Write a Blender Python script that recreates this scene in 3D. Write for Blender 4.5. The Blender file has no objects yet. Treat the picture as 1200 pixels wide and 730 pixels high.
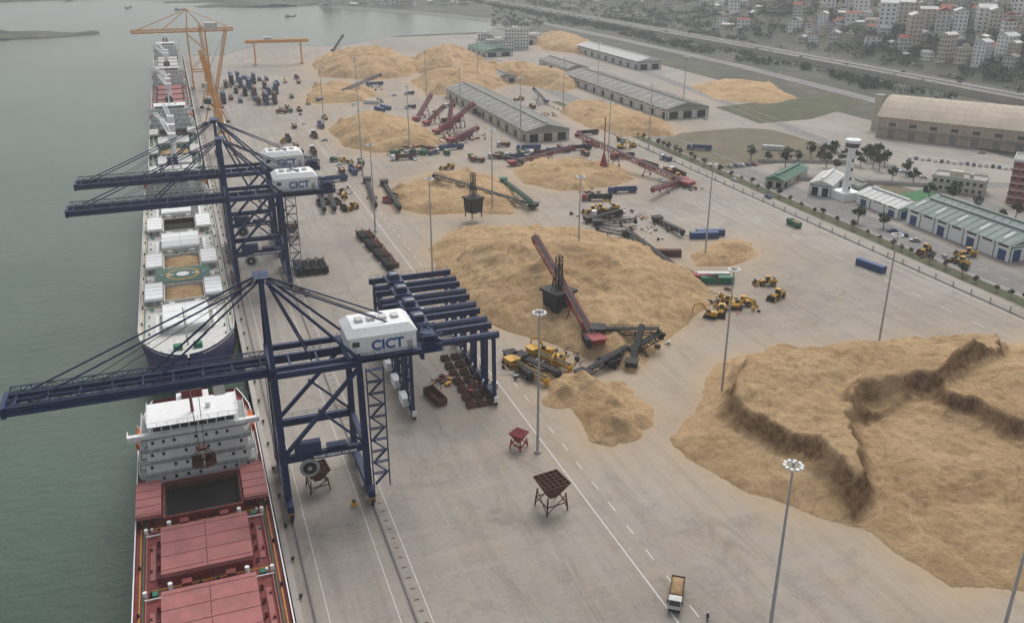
import bpy, math, random
import numpy as np
from mathutils import Vector, Matrix
random.seed(7)
rng=np.random.default_rng(7)
R=random.uniform
scene=bpy.context.scene
scene.view_settings.view_transform='Standard'
scene.view_settings.look='None'
scene.view_settings.exposure=0
# ------------------------------------------------ survey (camera pose, map helper)
F=1050.0; PITCH=math.radians(23); YAW=math.radians(20); CH=120.0
cp,sp,cy,sy=math.cos(PITCH),math.sin(PITCH),math.cos(YAW),math.sin(YAW)
def P(u,v,z=0.0):
    x=(u-600)/F; y=-(v-365)/F
    dz=-sp+y*cp; t=(z-CH)/dz; fh=cp+y*sp
    return (t*(fh*sy+x*cy), t*(fh*cy-x*sy))
def P3(u,v,z=0.0):
    a=P(u,v,z); return (a[0],a[1],z)
WZ=-4.0
# ------------------------------------------------ materials
def nn(nt,t,**k):
    n=nt.nodes.new(t)
    for a,b in k.items(): setattr(n,a,b)
    return n
def mixc(nt,fac,a,b,mode='MIX'):
    m=nn(nt,'ShaderNodeMix',data_type='RGBA',blend_type=mode)
    for s,val in ((0,fac),(6,a),(7,b)):
        if isinstance(val,(tuple,list)): m.inputs[s].default_value=(val[0],val[1],val[2],1)
        elif isinstance(val,(int,float)): m.inputs[s].default_value=val
        else: nt.links.new(val,m.inputs[s])
    return m.outputs[2]
def ramp(nt,src,a,b,c0=0.0,c1=1.0):
    m=nn(nt,'ShaderNodeMapRange'); nt.links.new(src,m.inputs[0])
    m.inputs[1].default_value=a; m.inputs[2].default_value=b; m.inputs[3].default_value=c0; m.inputs[4].default_value=c1
    return m.outputs[0]
def noise(nt,vec,scale,detail=4,rough=.55,mapping=None,dist=0):
    if mapping:
        mp=nn(nt,'ShaderNodeMapping'); nt.links.new(vec,mp.inputs[0]); mp.inputs['Scale'].default_value=mapping
        vec=mp.outputs[0]
    n=nn(nt,'ShaderNodeTexNoise'); nt.links.new(vec,n.inputs['Vector'])
    n.inputs['Scale'].default_value=scale; n.inputs['Detail'].default_value=detail; n.inputs['Roughness'].default_value=rough; n.inputs['Distortion'].default_value=dist
    return n.outputs['Fac']
def contour(nt,src,c,wd,amt):
    a=nn(nt,'ShaderNodeMath',operation='SUBTRACT'); nt.links.new(src,a.inputs[0]); a.inputs[1].default_value=c
    b=nn(nt,'ShaderNodeMath',operation='ABSOLUTE'); nt.links.new(a.outputs[0],b.inputs[0])
    return ramp(nt,b.outputs[0],wd*.35,wd,amt,0)
def mul(nt,a,b):
    m=nn(nt,'ShaderNodeMath',operation='MULTIPLY'); nt.links.new(a,m.inputs[0]); nt.links.new(b,m.inputs[1]); return m.outputs[0]
def base(name):
    m=bpy.data.materials.new(name); m.use_nodes=True
    nt=m.node_tree; b=nt.nodes['Principled BSDF']
    return m,nt,b
def M(name,col,rough=.7,metal=0.0,var=.2,scale=.4,grime=None,gamt=.5,bump=0.0,bscale=4,spec=.3):
    m,nt,b=base(name)
    tc=nn(nt,'ShaderNodeTexCoord').outputs['Object']
    n=noise(nt,tc,scale,6,.65)
    f=ramp(nt,n,.3,.7)
    c=mixc(nt,f,tuple(x*(1-var) for x in col),tuple(min(1,x*(1+var)) for x in col))
    if grime:
        g=noise(nt,tc,scale*2.3+.1,7,.75)
        gf=ramp(nt,g,.5,.68,0,gamt)
        c=mixc(nt,gf,c,grime)
    nt.links.new(c,b.inputs['Base Color'])
    b.inputs['Roughness'].default_value=rough; b.inputs['Metallic'].default_value=metal
    b.inputs['Specular IOR Level'].default_value=spec
    if bump:
        bn=noise(nt,tc,bscale,5,.6); bp=nn(nt,'ShaderNodeBump'); bp.inputs['Strength'].default_value=1; bp.inputs['Distance'].default_value=bump
        nt.links.new(bn,bp.inputs['Height']); nt.links.new(bp.outputs[0],b.inputs['Normal'])
    return m
navy=M('navy_paint',(.012,.026,.085),.5,var=.3,grime=(.05,.05,.07),gamt=.35)
navy2=M('navy_paint_faded',(.020,.038,.105),.55,var=.3,grime=(.06,.055,.055),gamt=.4)
white=M('white_paint',(.78,.79,.79),.5,var=.05,grime=(.50,.47,.43),gamt=.35)
offwhite=M('dirty_white',(.56,.56,.54),.6,var=.12,grime=(.30,.26,.22),gamt=.7)
red=M('red_paint',(.27,.03,.035),.6,var=.3,grime=(.10,.05,.04),gamt=.6)
shipred=M('ship_deck_red',(.19,.034,.032),.65,var=.35,scale=.25,grime=(.17,.10,.085),gamt=.7)
hatchred=M('hatch_cover_red',(.34,.12,.115),.6,var=.2,scale=.3,grime=(.24,.15,.13),gamt=.8)
rust=M('rust',(.11,.05,.032),.85,var=.4,scale=1,grime=(.045,.03,.025),gamt=.7)
black=M('black_steel',(.022,.021,.022),.7,var=.4,grime=(.07,.05,.04),gamt=.5)
rubber=M('rubber',(.02,.02,.02),.9)
dark=M('painted_dark',(.012,.011,.011),.9)  # near-black for painted hold shade and warehouse doors
glass=M('dark_glass',(.03,.04,.045),.15,spec=.6)
yellow=M('machine_yellow',(.56,.32,.03),.5,var=.15,grime=(.22,.14,.06),gamt=.6)
orange=M('crane_orange',(.62,.29,.05),.5,var=.15,grime=(.38,.20,.09),gamt=.4)
steel=M('galvanised_steel',(.38,.39,.40),.5,.3,var=.1)
greyroof=M('grey_roof',(.25,.25,.225),.7,var=.2,scale=.12,grime=(.16,.145,.12),gamt=.7)
tealroof=M('grey_green_roof',(.20,.25,.235),.7,var=.15,scale=.12,grime=(.14,.15,.13),gamt=.6)
whiteroof=M('white_roof',(.56,.57,.56),.6,var=.1,grime=(.38,.36,.32),gamt=.6)
greenroof=M('green_roof',(.06,.16,.12),.6,var=.15,grime=(.09,.10,.08),gamt=.5)
beigewall=M('beige_wall',(.45,.38,.30),.8,var=.12,scale=.08,grime=(.30,.245,.19),gamt=.6)
cream=M('cream_wall',(.54,.49,.40),.8,var=.08,grime=(.37,.33,.27),gamt=.5)
redbrick=M('red_facade',(.30,.075,.05),.8,var=.15)
blue=M('blue_paint',(.025,.065,.19),.5,var=.25,grime=(.08,.07,.07),gamt=.5)
lblue=M('sign_blue',(.01,.09,.27),.5,var=.05)
green=M('green_paint',(.03,.16,.09),.6,var=.2)
hullpurple=M('hull_blue_violet',(.055,.045,.17),.5,var=.15,scale=.1,grime=(.10,.07,.08),gamt=.5)
hulldark=M('hull_black',(.025,.025,.03),.5,var=.2,scale=.1,grime=(.09,.05,.04),gamt=.5)
boot=M('boot_topping_red',(.20,.04,.035),.7)
deckgrey=M('deck_grey',(.29,.31,.30),.7,var=.2,grime=(.2,.16,.12),gamt=.6)
deckgreen=M('deck_green',(.07,.15,.12),.7,var=.2,grime=(.15,.12,.08),gamt=.6)
lifeorange=M('lifeboat_orange',(.65,.13,.02),.5)
asphalt=M('asphalt',(.21,.205,.195),.9,var=.18,scale=.05,grime=(.14,.13,.12),gamt=.6)
lanewhite=M('lane_paint',(.62,.60,.57),.8,var=.12,scale=1.5,grime=(.34,.32,.29),gamt=.9)
kerb=M('kerb_concrete',(.40,.38,.35),.85,var=.12)
grassm=M('grass',(.080,.088,.045),.95,var=.3,scale=.05,grime=(.15,.125,.08),gamt=.8,bump=.2,bscale=.8)
drygrass=M('dry_grass',(.16,.135,.09),.95,var=.25,scale=.05,grime=(.085,.085,.05),gamt=.7,bump=.2,bscale=.8)
turf=M('sports_turf',(.055,.17,.07),.9,var=.2,scale=.1)
bark=M('bark',(.09,.07,.05),.9)
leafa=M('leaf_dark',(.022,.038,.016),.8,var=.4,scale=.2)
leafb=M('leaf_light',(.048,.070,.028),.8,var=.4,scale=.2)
cloth=M('clothes',(.05,.06,.10),.8)
concr=M('structural_concrete',(.38,.36,.33),.85,var=.15,scale=.2,grime=(.20,.18,.155),gamt=.6)
CUT_SHADE=(.165,.088,.038)  # fresh-cut chip brown, with shading of the steep faces painted in
def chip_mat():
    m,nt,b=base('wood_chips')
    g=nn(nt,'ShaderNodeNewGeometry'); pos=g.outputs['Position']
    n1=ramp(nt,noise(nt,pos,.045,9,.68),.34,.62)
    c=mixc(nt,n1,(.43,.275,.135),(.62,.425,.235))
    n2=ramp(nt,noise(nt,pos,.8,7,.75),.42,.72,0,.5)
    c=mixc(nt,n2,c,(.70,.53,.33))
    n3=ramp(nt,noise(nt,pos,.13,8,.75,dist=.6),.52,.68,0,.5)
    c=mixc(nt,n3,c,(.33,.205,.105))
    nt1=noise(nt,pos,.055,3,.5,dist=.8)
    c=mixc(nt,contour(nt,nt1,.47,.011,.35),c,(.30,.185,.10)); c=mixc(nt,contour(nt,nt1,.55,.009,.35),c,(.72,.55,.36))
    at=nn(nt,'ShaderNodeAttribute',attribute_name='cut_shade')
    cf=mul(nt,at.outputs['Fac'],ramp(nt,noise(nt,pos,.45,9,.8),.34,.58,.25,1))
    c=mixc(nt,cf,c,CUT_SHADE)
    nt.links.new(c,b.inputs['Base Color']); b.inputs['Roughness'].default_value=.95; b.inputs['Specular IOR Level'].default_value=.1
    h1=noise(nt,pos,.5,10,.78); bp=nn(nt,'ShaderNodeBump'); bp.inputs['Distance'].default_value=2.0; bp.inputs['Strength'].default_value=.85
    nt.links.new(h1,bp.inputs['Height']); nt.links.new(bp.outputs[0],b.inputs['Normal'])
    return m
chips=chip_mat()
def pave_mat():
    m,nt,b=base('port_concrete')
    g=nn(nt,'ShaderNodeNewGeometry'); pos=g.outputs['Position']
    n1=ramp(nt,noise(nt,pos,.014,9,.66,dist=.4),.36,.62)
    c=mixc(nt,n1,(.240,.213,.185),(.355,.325,.288))
    n2=ramp(nt,noise(nt,pos,1.0,6,.6,(.30,.018,1)),.45,.68,0,.6)
    c=mixc(nt,n2,c,(.185,.165,.145))
    n2b=ramp(nt,noise(nt,pos,1.0,5,.6,(.02,.22,1)),.52,.72,0,.30)
    c=mixc(nt,n2b,c,(.42,.38,.33))
    n3=ramp(nt,noise(nt,pos,.07,9,.78,dist=.5),.52,.64,0,.55)
    c=mixc(nt,n3,c,(.160,.142,.122))
    n5=ramp(nt,noise(nt,pos,.25,7,.8),.60,.68,0,.5)
    c=mixc(nt,n5,c,(.11,.098,.088))
    n4=ramp(nt,noise(nt,pos,.9,6,.7),.35,.7,0,.35)
    c=mixc(nt,n4,c,(.41,.37,.325))
    # long gently curving tyre tracks, mostly following the yard lanes
    t1=noise(nt,pos,1.0,1,.3,(.022,.0035,1),dist=.25); msk=ramp(nt,noise(nt,pos,.04,5,.65),.45,.62)
    for cc in (.40,.407,.47,.476,.53,.536,.60): c=mixc(nt,mul(nt,contour(nt,t1,cc,.0022,.45),msk),c,(.13,.115,.10))
    br=nn(nt,'ShaderNodeTexBrick'); nt.links.new(pos,br.inputs['Vector']); br.offset=0
    br.inputs['Scale'].default_value=1; br.inputs['Brick Width'].default_value=6; br.inputs['Row Height'].default_value=6
    br.inputs['Mortar Size'].default_value=.06; br.inputs['Mortar Smooth'].default_value=.4
    jf=ramp(nt,br.outputs['Fac'],0,1,0,.28)
    c=mixc(nt,jf,c,(.14,.125,.11))
    at=nn(nt,'ShaderNodeAttribute',attribute_name='dust')
    nd=noise(nt,pos,.10,10,.80,dist=.7)
    ad=nn(nt,'ShaderNodeMath',operation='MULTIPLY_ADD'); nt.links.new(at.outputs['Fac'],ad.inputs[0]); ad.inputs[1].default_value=1.0; nt.links.new(nd,ad.inputs[2])
    df=ramp(nt,ad.outputs[0],.56,1.15,0,.8)
    c=mixc(nt,df,c,(.42,.305,.19))
    nt.links.new(c,b.inputs['Base Color']); b.inputs['Roughness'].default_value=.85; b.inputs['Specular IOR Level'].default_value=.25
    return m
pave=pave_mat()
def water_mat():
    m,nt,b=base('harbour_water')
    g=nn(nt,'ShaderNodeNewGeometry'); pos=g.outputs['Position']
    n1=ramp(nt,noise(nt,pos,.006,6,.6),.35,.65)
    c=mixc(nt,n1,(.052,.088,.060),(.078,.118,.085))
    nt.links.new(c,b.inputs['Base Color']); b.inputs['Roughness'].default_value=.2; b.inputs['IOR'].default_value=1.33
    h=noise(nt,pos,1.0,5,.6,(.16,.34,1)); h2=noise(nt,pos,1.0,4,.6,(.8,1.6,1))
    a=nn(nt,'ShaderNodeMath',operation='MULTIPLY_ADD'); nt.links.new(h2,a.inputs[0]); a.inputs[1].default_value=.22; nt.links.new(h,a.inputs[2])
    bp=nn(nt,'ShaderNodeBump'); bp.inputs['Distance'].default_value=.9; bp.inputs['Strength'].default_value=.55
    nt.links.new(a.outputs[0],bp.inputs['Height']); nt.links.new(bp.outputs[0],b.inputs['Normal'])
    return m
water=water_mat()
def land_mat():
    m,nt,b=base('land_scrub')
    g=nn(nt,'ShaderNodeNewGeometry'); pos=g.outputs['Position']
    n1=ramp(nt,noise(nt,pos,.012,9,.72),.42,.62)
    c=mixc(nt,n1,(.038,.048,.026),(.095,.092,.062))
    n2=ramp(nt,noise(nt,pos,.03,8,.75),.55,.66,0,.65)
    c=mixc(nt,n2,c,(.20,.175,.145))
    nt.links.new(c,b.inputs['Base Color']); b.inputs['Roughness'].default_value=.95
    return m
land=land_mat()
# ------------------------------------------------ mesh builder
class MB:
    def __init__(s): s.v=[];s.f=[];s.m=[];s.mats=[];s.sm=[]
    def mi(s,mat):
        if mat not in s.mats: s.mats.append(mat)
        return s.mats.index(mat)
    def add(s,vs,fs,mat,smooth=False):
        o=len(s.v); k=s.mi(mat); s.v.extend([tuple(a) for a in vs])
        for f in fs: s.f.append(tuple(i+o for i in f)); s.m.append(k); s.sm.append(smooth)
    def box(s,x0,x1,y0,y1,z0,z1,mat):
        s.add([(x0,y0,z0),(x1,y0,z0),(x1,y1,z0),(x0,y1,z0),(x0,y0,z1),(x1,y0,z1),(x1,y1,z1),(x0,y1,z1)],
              [(0,3,2,1),(4,5,6,7),(0,1,5,4),(1,2,6,5),(2,3,7,6),(3,0,4,7)],mat)
    def taper(s,x0,x1,y0,y1,z0,z1,dx,dy,mat):
        s.add([(x0,y0,z0),(x1,y0,z0),(x1,y1,z0),(x0,y1,z0),(x0+dx,y0+dy,z1),(x1-dx,y0+dy,z1),(x1-dx,y1-dy,z1),(x0+dx,y1-dy,z1)],
              [(0,3,2,1),(4,5,6,7),(0,1,5,4),(1,2,6,5),(2,3,7,6),(3,0,4,7)],mat)
    def rbox(s,c,size,rot,mat):
        c0,s0=math.cos(rot),math.sin(rot); a,b,h=size[0]/2,size[1]/2,size[2]/2
        vs=[]
        for dz in (-h,h):
            for dx,dy in ((-a,-b),(a,-b),(a,b),(-a,b)):
                vs.append((c[0]+dx*c0-dy*s0,c[1]+dx*s0+dy*c0,c[2]+dz))
        s.add(vs,[(0,3,2,1),(4,5,6,7),(0,1,5,4),(1,2,6,5),(2,3,7,6),(3,0,4,7)],mat)
    def frame(s,p,q):
        p=Vector(p);q=Vector(q);d=(q-p).normalized()
        ref=Vector((0,0,1)) if abs(d.z)<.97 else Vector((0,1,0))
        a=d.cross(ref).normalized(); b=a.cross(d).normalized()
        return p,q,a,b
    def beam(s,p,q,w,h,mat,w2=None,h2=None):
        p,q,a,b=s.frame(p,q); w2=w2 or w; h2=h2 or h
        vs=[p-a*w/2-b*h/2,p+a*w/2-b*h/2,p+a*w/2+b*h/2,p-a*w/2+b*h/2,q-a*w2/2-b*h2/2,q+a*w2/2-b*h2/2,q+a*w2/2+b*h2/2,q-a*w2/2+b*h2/2]
        s.add(vs,[(0,3,2,1),(4,5,6,7),(0,1,5,4),(1,2,6,5),(2,3,7,6),(3,0,4,7)],mat)
    def tube(s,p,q,r,mat,r2=None,n=8):
        p,q,a,b=s.frame(p,q); r2=r if r2 is None else r2
        vs=[]
        for c,rr in ((p,r),(q,r2)):
            for i in range(n):
                t=2*math.pi*i/n; vs.append(c+a*math.cos(t)*rr+b*math.sin(t)*rr)
        fs=[(i,(i+1)%n,n+(i+1)%n,n+i) for i in range(n)]
        s.add(vs,fs,mat,n>8); s.add(vs,[tuple(range(n))[::-1],tuple(range(n,2*n))],mat)
    def truss(s,p,q,w,h,n,mat,t=.25):
        p,q,a,b=s.frame(p,q)
        def c(k,i): 
            o=p+(q-p)*(i/n); sx,sz=((-1,-1),(1,-1),(1,1),(-1,1))[k]
            return o+a*sx*w/2+b*sz*h/2
        for k in range(4): s.beam(c(k,0),c(k,n),t,t,mat)
        for i in range(n+1):
            for k in range(4):
                s.beam(c(k,i),c((k+1)%4,i),t*.7,t*.7,mat)
        for i in range(n):
            j=i if i%2 else i+1; kk=i+1 if i%2 else i
            s.beam(c(1,j),c(2,kk),t*.7,t*.7,mat); s.beam(c(0,j),c(3,kk),t*.7,t*.7,mat); s.beam(c(0,j),c(1,kk),t*.6,t*.6,mat)
    def extr(s,pts,y0,y1,mat,axis='y'):
        n=len(pts)
        if axis=='y': vs=[(a,y0,b) for a,b in pts]+[(a,y1,b) for a,b in pts]
        elif axis=='x': vs=[(y0,a,b) for a,b in pts]+[(y1,a,b) for a,b in pts]
        else: vs=[(a,b,y0) for a,b in pts]+[(a,b,y1) for a,b in pts]
        s.add(vs,[tuple(range(n)),tuple(range(n,2*n))[::-1]]+[(i,n+i,n+(i+1)%n,(i+1)%n) for i in range(n)],mat)
    def rail(s,p,q,mat,h=1.1,t=.07,step=3):
        p=Vector(p);q=Vector(q);L=(q-p).length;n=max(1,int(L/step))
        up=Vector((0,0,h))
        s.beam(p+up,q+up,t,t,mat); s.beam(p+up*.5,q+up*.5,t*.7,t*.7,mat)
        for i in range(n+1):
            o=p+(q-p)*i/n; s.beam(o,o+up,t,t,mat)
    def mesh(s,name):
        me=bpy.data.meshes.new(name); me.from_pydata(s.v,[],s.f)
        for m in s.mats: me.materials.append(m)
        me.polygons.foreach_set('material_index',s.m)
        me.polygons.foreach_set('use_smooth',s.sm)
        import bmesh
        bm=bmesh.new(); bm.from_mesh(me); bmesh.ops.recalc_face_normals(bm,faces=bm.faces); bm.to_mesh(me); bm.free()
        me.update(); return me
    def obj(s,name,loc=(0,0,0),rot=0,center=False):
        if center:
            a=np.array(s.v); c=(a[:,0].mean(),a[:,1].mean(),0)
            s.v=[(x-c[0],y-c[1],z) for x,y,z in s.v]; loc=c
        return put(name,s.mesh(name),loc,rot)
def put(name,me,loc=(0,0,0),rot=0,sc=1):
    o=bpy.data.objects.new(name,me); scene.collection.objects.link(o)
    o.location=loc; o.rotation_euler=(0,0,rot)
    if sc!=1: o.scale=(sc,sc,sc)
    return o
def wheel(mb,x,y,r,w,mat=None):
    mb.tube((x-w/2,y,r),(x+w/2,y,r),r,rubber,n=14); mb.tube((x-w/2-.02,y,r),(x+w/2+.02,y,r),r*.45,mat or steel,n=8)
# ------------------------------------------------ numpy noise + polygons
TAB=rng.random((256,256))
def vnoise(x,y,sd=0):
    x=x+sd*17.3; y=y+sd*31.7
    xi=np.floor(x).astype(int); yi=np.floor(y).astype(int); fx=x-xi; fy=y-yi
    fx=fx*fx*(3-2*fx); fy=fy*fy*(3-2*fy)
    a=TAB[xi%256,yi%256];b=TAB[(xi+1)%256,yi%256];c=TAB[xi%256,(yi+1)%256];d=TAB[(xi+1)%256,(yi+1)%256]
    return (a*(1-fx)+b*fx)*(1-fy)+(c*(1-fx)+d*fx)*fy
def fbm(x,y,sc,o=4,sd=0,g=.5):
    t=0;am=1;tot=0
    for i in range(o):
        t=t+am*(vnoise(x/sc,y/sc,sd+i)-.5); tot+=am; am*=g; sc/=2.03
    return t/tot*2
def sdist(x,y,poly):
    n=len(poly); best=np.full(x.shape,1e9); ins=np.zeros(x.shape,bool)
    for i in range(n):
        ax,ay=poly[i][:2]; bx,by=poly[(i+1)%n][:2]
        dx,dy=bx-ax,by-ay; L=dx*dx+dy*dy+1e-9
        t=np.clip(((x-ax)*dx+(y-ay)*dy)/L,0,1)
        best=np.minimum(best,np.hypot(x-ax-t*dx,y-ay-t*dy))
        c=((ay>y)!=(by>y)); xx=(bx-ax)*(y-ay)/((by-ay) if by!=ay else 1e-9)+ax
        ins^=(c&(x<xx))
    return np.where(ins,best,-best)
def grid_obj(name,X,Y,Z,keep,mat,attrs={},smooth=True):
    ny,nx=X.shape
    idx=np.arange(nx*ny).reshape(ny,nx)
    q=np.stack([idx[:-1,:-1],idx[:-1,1:],idx[1:,1:],idx[1:,:-1]],-1)
    kk=keep[:-1,:-1]|keep[:-1,1:]|keep[1:,1:]|keep[1:,:-1]
    q=q[kk]
    used=np.unique(q); remap=np.full(nx*ny,-1); remap[used]=np.arange(len(used))
    V=np.stack([X.ravel(),Y.ravel(),Z.ravel()],-1)[used]
    c=(float(V[:,0].mean()),float(V[:,1].mean()),0.0)
    V=V-np.array(c)
    me=bpy.data.meshes.new(name); me.from_pydata(V.tolist(),[],remap[q].tolist())
    for k,a in attrs.items():
        at=me.attributes.new(k,'FLOAT','POINT'); at.data.foreach_set('value',a.ravel()[used].astype(np.float32))
    me.materials.append(mat)
    if smooth: me.polygons.foreach_set('use_smooth',[True]*len(me.polygons))
    me.update(); return put(name,me,c)
PILEPOLYS=[]
def pile(name,layers,res=1.0,sd=1,detail=.5,mounds=0):
    p0=layers[0][0]; PILEPOLYS.append(p0)
    xs=[a[0] for a in p0]; ys=[a[1] for a in p0]; m=6
    X,Y=np.meshgrid(np.arange(min(xs)-m,max(xs)+m,res),np.arange(min(ys)-m,max(ys)+m,res))
    h=np.zeros(X.shape); cut_shade=np.zeros(X.shape)
    for i,(poly,top,slope,wob,kind) in enumerate(layers):
        d=sdist(X,Y,poly)+wob*fbm(X,Y,wob*5+4,6,sd+i*3,.68)
        big=fbm(X,Y,28,3,sd+9+i)
        tt=top*(1+.35*big)
        if kind in('round','max'): l=tt*(1-np.exp(-np.maximum(d,0)*slope/tt))
        else:
            x_=np.maximum(d,0); tal=tt*.30
            l=np.where(x_*.7<tal,x_*.7,tal+(x_-tal/.7)*slope); l=np.clip(l,0,tt)
        if i==0: h=l; dd=d
        elif kind=='max': h=np.maximum(h,l+.0)
        else:
            h=h+l*np.clip(dd/3,0,1)
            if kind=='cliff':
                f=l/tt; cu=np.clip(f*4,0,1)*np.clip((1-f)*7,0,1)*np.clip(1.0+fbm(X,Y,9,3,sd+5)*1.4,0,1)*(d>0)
                cut_shade=np.maximum(cut_shade,cu)  # painted darkening on cliff faces, fading toward foot and rim
    rs=np.random.default_rng(sd)
    for k in range(mounds):
        for _ in range(30):
            cx=rs.uniform(min(xs),max(xs)); cyy=rs.uniform(min(ys),max(ys))
            if sdist(np.array([cx]),np.array([cyy]),p0)[0]>-1: break
        r=rs.uniform(3,7); hh=r*.45
        g=hh-np.hypot(X-cx,(Y-cyy)*1.2)*.55
        h=np.maximum(h,np.minimum(h+np.maximum(g,0)*.8,h+hh)); dd=np.maximum(dd,g*2)
    amp=np.clip(h/3,0,1)
    rid=(1-np.abs(fbm(X+fbm(X,Y,20,2,sd+50)*8,Y,17,4,sd+22,.55))*2.4)
    h=h+amp*detail*(fbm(X,Y,13,6,sd+20,.66)*2.6+ rid*.9)
    h=h+amp*detail*.5*np.abs(fbm(X,Y,3.4,3,sd+30,.6))*2
    cut_shade=np.maximum(cut_shade,amp*np.clip((.05-rid)*.5,0,.22))  # hollows between ridges painted a little darker too
    keep=dd>-.5
    Z=np.where(dd>0,np.maximum(h,0)+.02,-.4)
    return grid_obj(name,X,Y,Z,keep,chips,{'cut_shade':cut_shade})
def pp(lst,z=0): return [P(u,v,z) for u,v in lst]
# ------------------------------------------------ piles
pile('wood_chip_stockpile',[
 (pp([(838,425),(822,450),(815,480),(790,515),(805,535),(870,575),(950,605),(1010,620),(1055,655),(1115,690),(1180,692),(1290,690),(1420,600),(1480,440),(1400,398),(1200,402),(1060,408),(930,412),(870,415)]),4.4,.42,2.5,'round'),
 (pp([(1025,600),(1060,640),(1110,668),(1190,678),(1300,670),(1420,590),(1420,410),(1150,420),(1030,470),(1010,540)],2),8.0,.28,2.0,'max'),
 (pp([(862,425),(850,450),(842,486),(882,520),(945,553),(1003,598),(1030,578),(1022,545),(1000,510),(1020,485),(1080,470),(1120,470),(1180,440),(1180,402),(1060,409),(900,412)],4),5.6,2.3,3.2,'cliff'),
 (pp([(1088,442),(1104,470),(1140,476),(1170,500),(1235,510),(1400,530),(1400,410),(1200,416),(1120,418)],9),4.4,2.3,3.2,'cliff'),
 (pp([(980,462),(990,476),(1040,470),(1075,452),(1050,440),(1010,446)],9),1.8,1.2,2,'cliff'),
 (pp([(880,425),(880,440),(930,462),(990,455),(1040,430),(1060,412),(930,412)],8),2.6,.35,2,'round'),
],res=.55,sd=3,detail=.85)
pile('wood_chip_stockpile',[
 (pp([(503,292),(512,330),(540,362),(590,388),(640,400),(700,425),(745,440),(770,405),(800,385),(838,352),(820,325),(790,312),(762,290),(700,277),(600,270),(530,272)]),9.5,.60,2.5,'round'),
 (pp([(530,300),(555,326),(610,340),(640,328),(690,340),(740,350),(785,345),(770,312),(700,290),(600,283),(545,285)],6),2.2,.6,3,'round'),
 (pp([(545,292),(580,315),(640,312),(690,320),(740,320),(700,292),(600,285)],9),3.2,.5,3,'round')],res=.7,sd=11,detail=.9,mounds=12)
def sp_(pts,top,sl,w,res,sd,det,mo): pile('wood_chip_stockpile',[(pp(pts),top,sl,w,'round')],res=res,sd=sd,detail=det,mounds=mo)
sp_([(636,450),(648,470),(668,480),(682,500),(690,520),(718,523),(765,497),(768,480),(730,455),(690,440),(655,437)],3.2,.5,2.2,.5,21,.85,12)
sp_([(808,300),(815,312),(860,312),(888,300),(880,285),(840,283)],4,.5,1.5,.8,22,.7,6)
sp_([(455,225),(470,245),(500,252),(545,250),(600,252),(605,225),(580,208),(540,200),(500,205)],5.0,.5,3,.9,23,.9,10)
sp_([(600,200),(610,215),(660,224),(712,220),(742,210),(730,196),(680,190),(630,190)],5.5,.5,3,1,24,.9,8)
sp_([(385,152),(405,172),(440,180),(500,176),(518,170),(505,155),(470,143),(420,138)],12,.75,3,1.1,25,1.1,6)
sp_([(655,132),(690,150),(730,160),(790,160),(785,148),(740,132),(700,122),(665,122)],8,.6,3,1.2,26,1.0,6)
sp_([(355,118),(372,122),(430,120),(440,108),(410,100),(370,103)],8,.6,3,1.4,27,1.0,6)
sp_([(365,75),(375,90),(440,95),(480,90),(500,80),(470,68),(400,66)],17,.7,5,1.8,28,1.7,10)
sp_([(478,75),(490,86),(540,88),(575,76),(550,64),(500,62)],18,.7,5,1.8,29,1.7,8)
sp_([(480,95),(500,112),(560,112),(600,98),(660,108),(690,100),(640,84),(590,82),(520,86)],13,.6,5,1.6,30,1.6,14)
sp_([(618,48),(640,60),(700,66),(712,60),(680,47),(640,42)],12,.6,5,2,31,1.4,8)
sp_([(810,102),(840,118),(900,122),(935,116),(900,98),(850,93)],4,.25,5,1.8,32,.8,4)
# ------------------------------------------------ land, pavement, water
LAND=[(8,-400),(8,1029),P(256,66),P(300,53),P(400,54),P(440,46),P(470,42),P(560,38),P(592,33),P(575,22),P(500,14),P(390,7),P(368,-8),(300,3800),(6000,3800),(6000,-400)]
import bmesh
def sheet(name,poly,z,mat):
    bm=bmesh.new(); c=(sum(p[0] for p in poly)/len(poly),sum(p[1] for p in poly)/len(poly))
    bm.faces.new([bm.verts.new((p[0]-c[0],p[1]-c[1],0)) for p in poly])
    bmesh.ops.triangulate(bm,faces=bm.faces); bmesh.ops.recalc_face_normals(bm,faces=bm.faces)
    for f in bm.faces:
        f.normal_update()
        if f.normal.z<0: f.normal_flip()
    me=bpy.data.meshes.new(name); bm.to_mesh(me); bm.free(); me.materials.append(mat)
    return put(name,me,(c[0],c[1],z))
sheet('ground',LAND,-.12,land)
sheet('harbour_water',[(-9000,-3000),(9000,-3000),(9000,16000),(-9000,16000)],WZ,water)
mb=MB()
for i in range(1,13):
    a,b=LAND[i],LAND[i+1]
    dx,dy=b[0]-a[0],b[1]-a[1]; L=math.hypot(dx,dy); nx_,ny_=-dy/L*7,dx/L*7
    mb.add([(a[0],a[1],-.13),(b[0],b[1],-.13),(b[0]+nx_,b[1]+ny_,-6),(a[0]+nx_,a[1]+ny_,-6)],[(0,1,2,3)],concr)
mb.obj('shore_embankment')
XX,YY=np.meshgrid(np.arange(8,446,3.0),np.arange(-60,1125,3.0))
ins=sdist(XX,YY,LAND)
dmax=np.full(XX.shape,-1e9)
for p in PILEPOLYS: dmax=np.maximum(dmax,sdist(XX,YY,p))
dust=np.exp(-np.maximum(-dmax,0)/6.0)*.36+np.exp(-np.maximum(-dmax,0)/36.0)*.26+.08*np.clip((YY-300)/200,0,1)*np.clip((240-XX)/40,0,1)*np.clip((XX-60)/40,0,1)
keep=(ins>=0)
K=np.zeros_like(keep); K[:-1,:-1]=keep[:-1,:-1]&keep[1:,:-1]&keep[:-1,1:]&keep[1:,1:]
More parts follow.
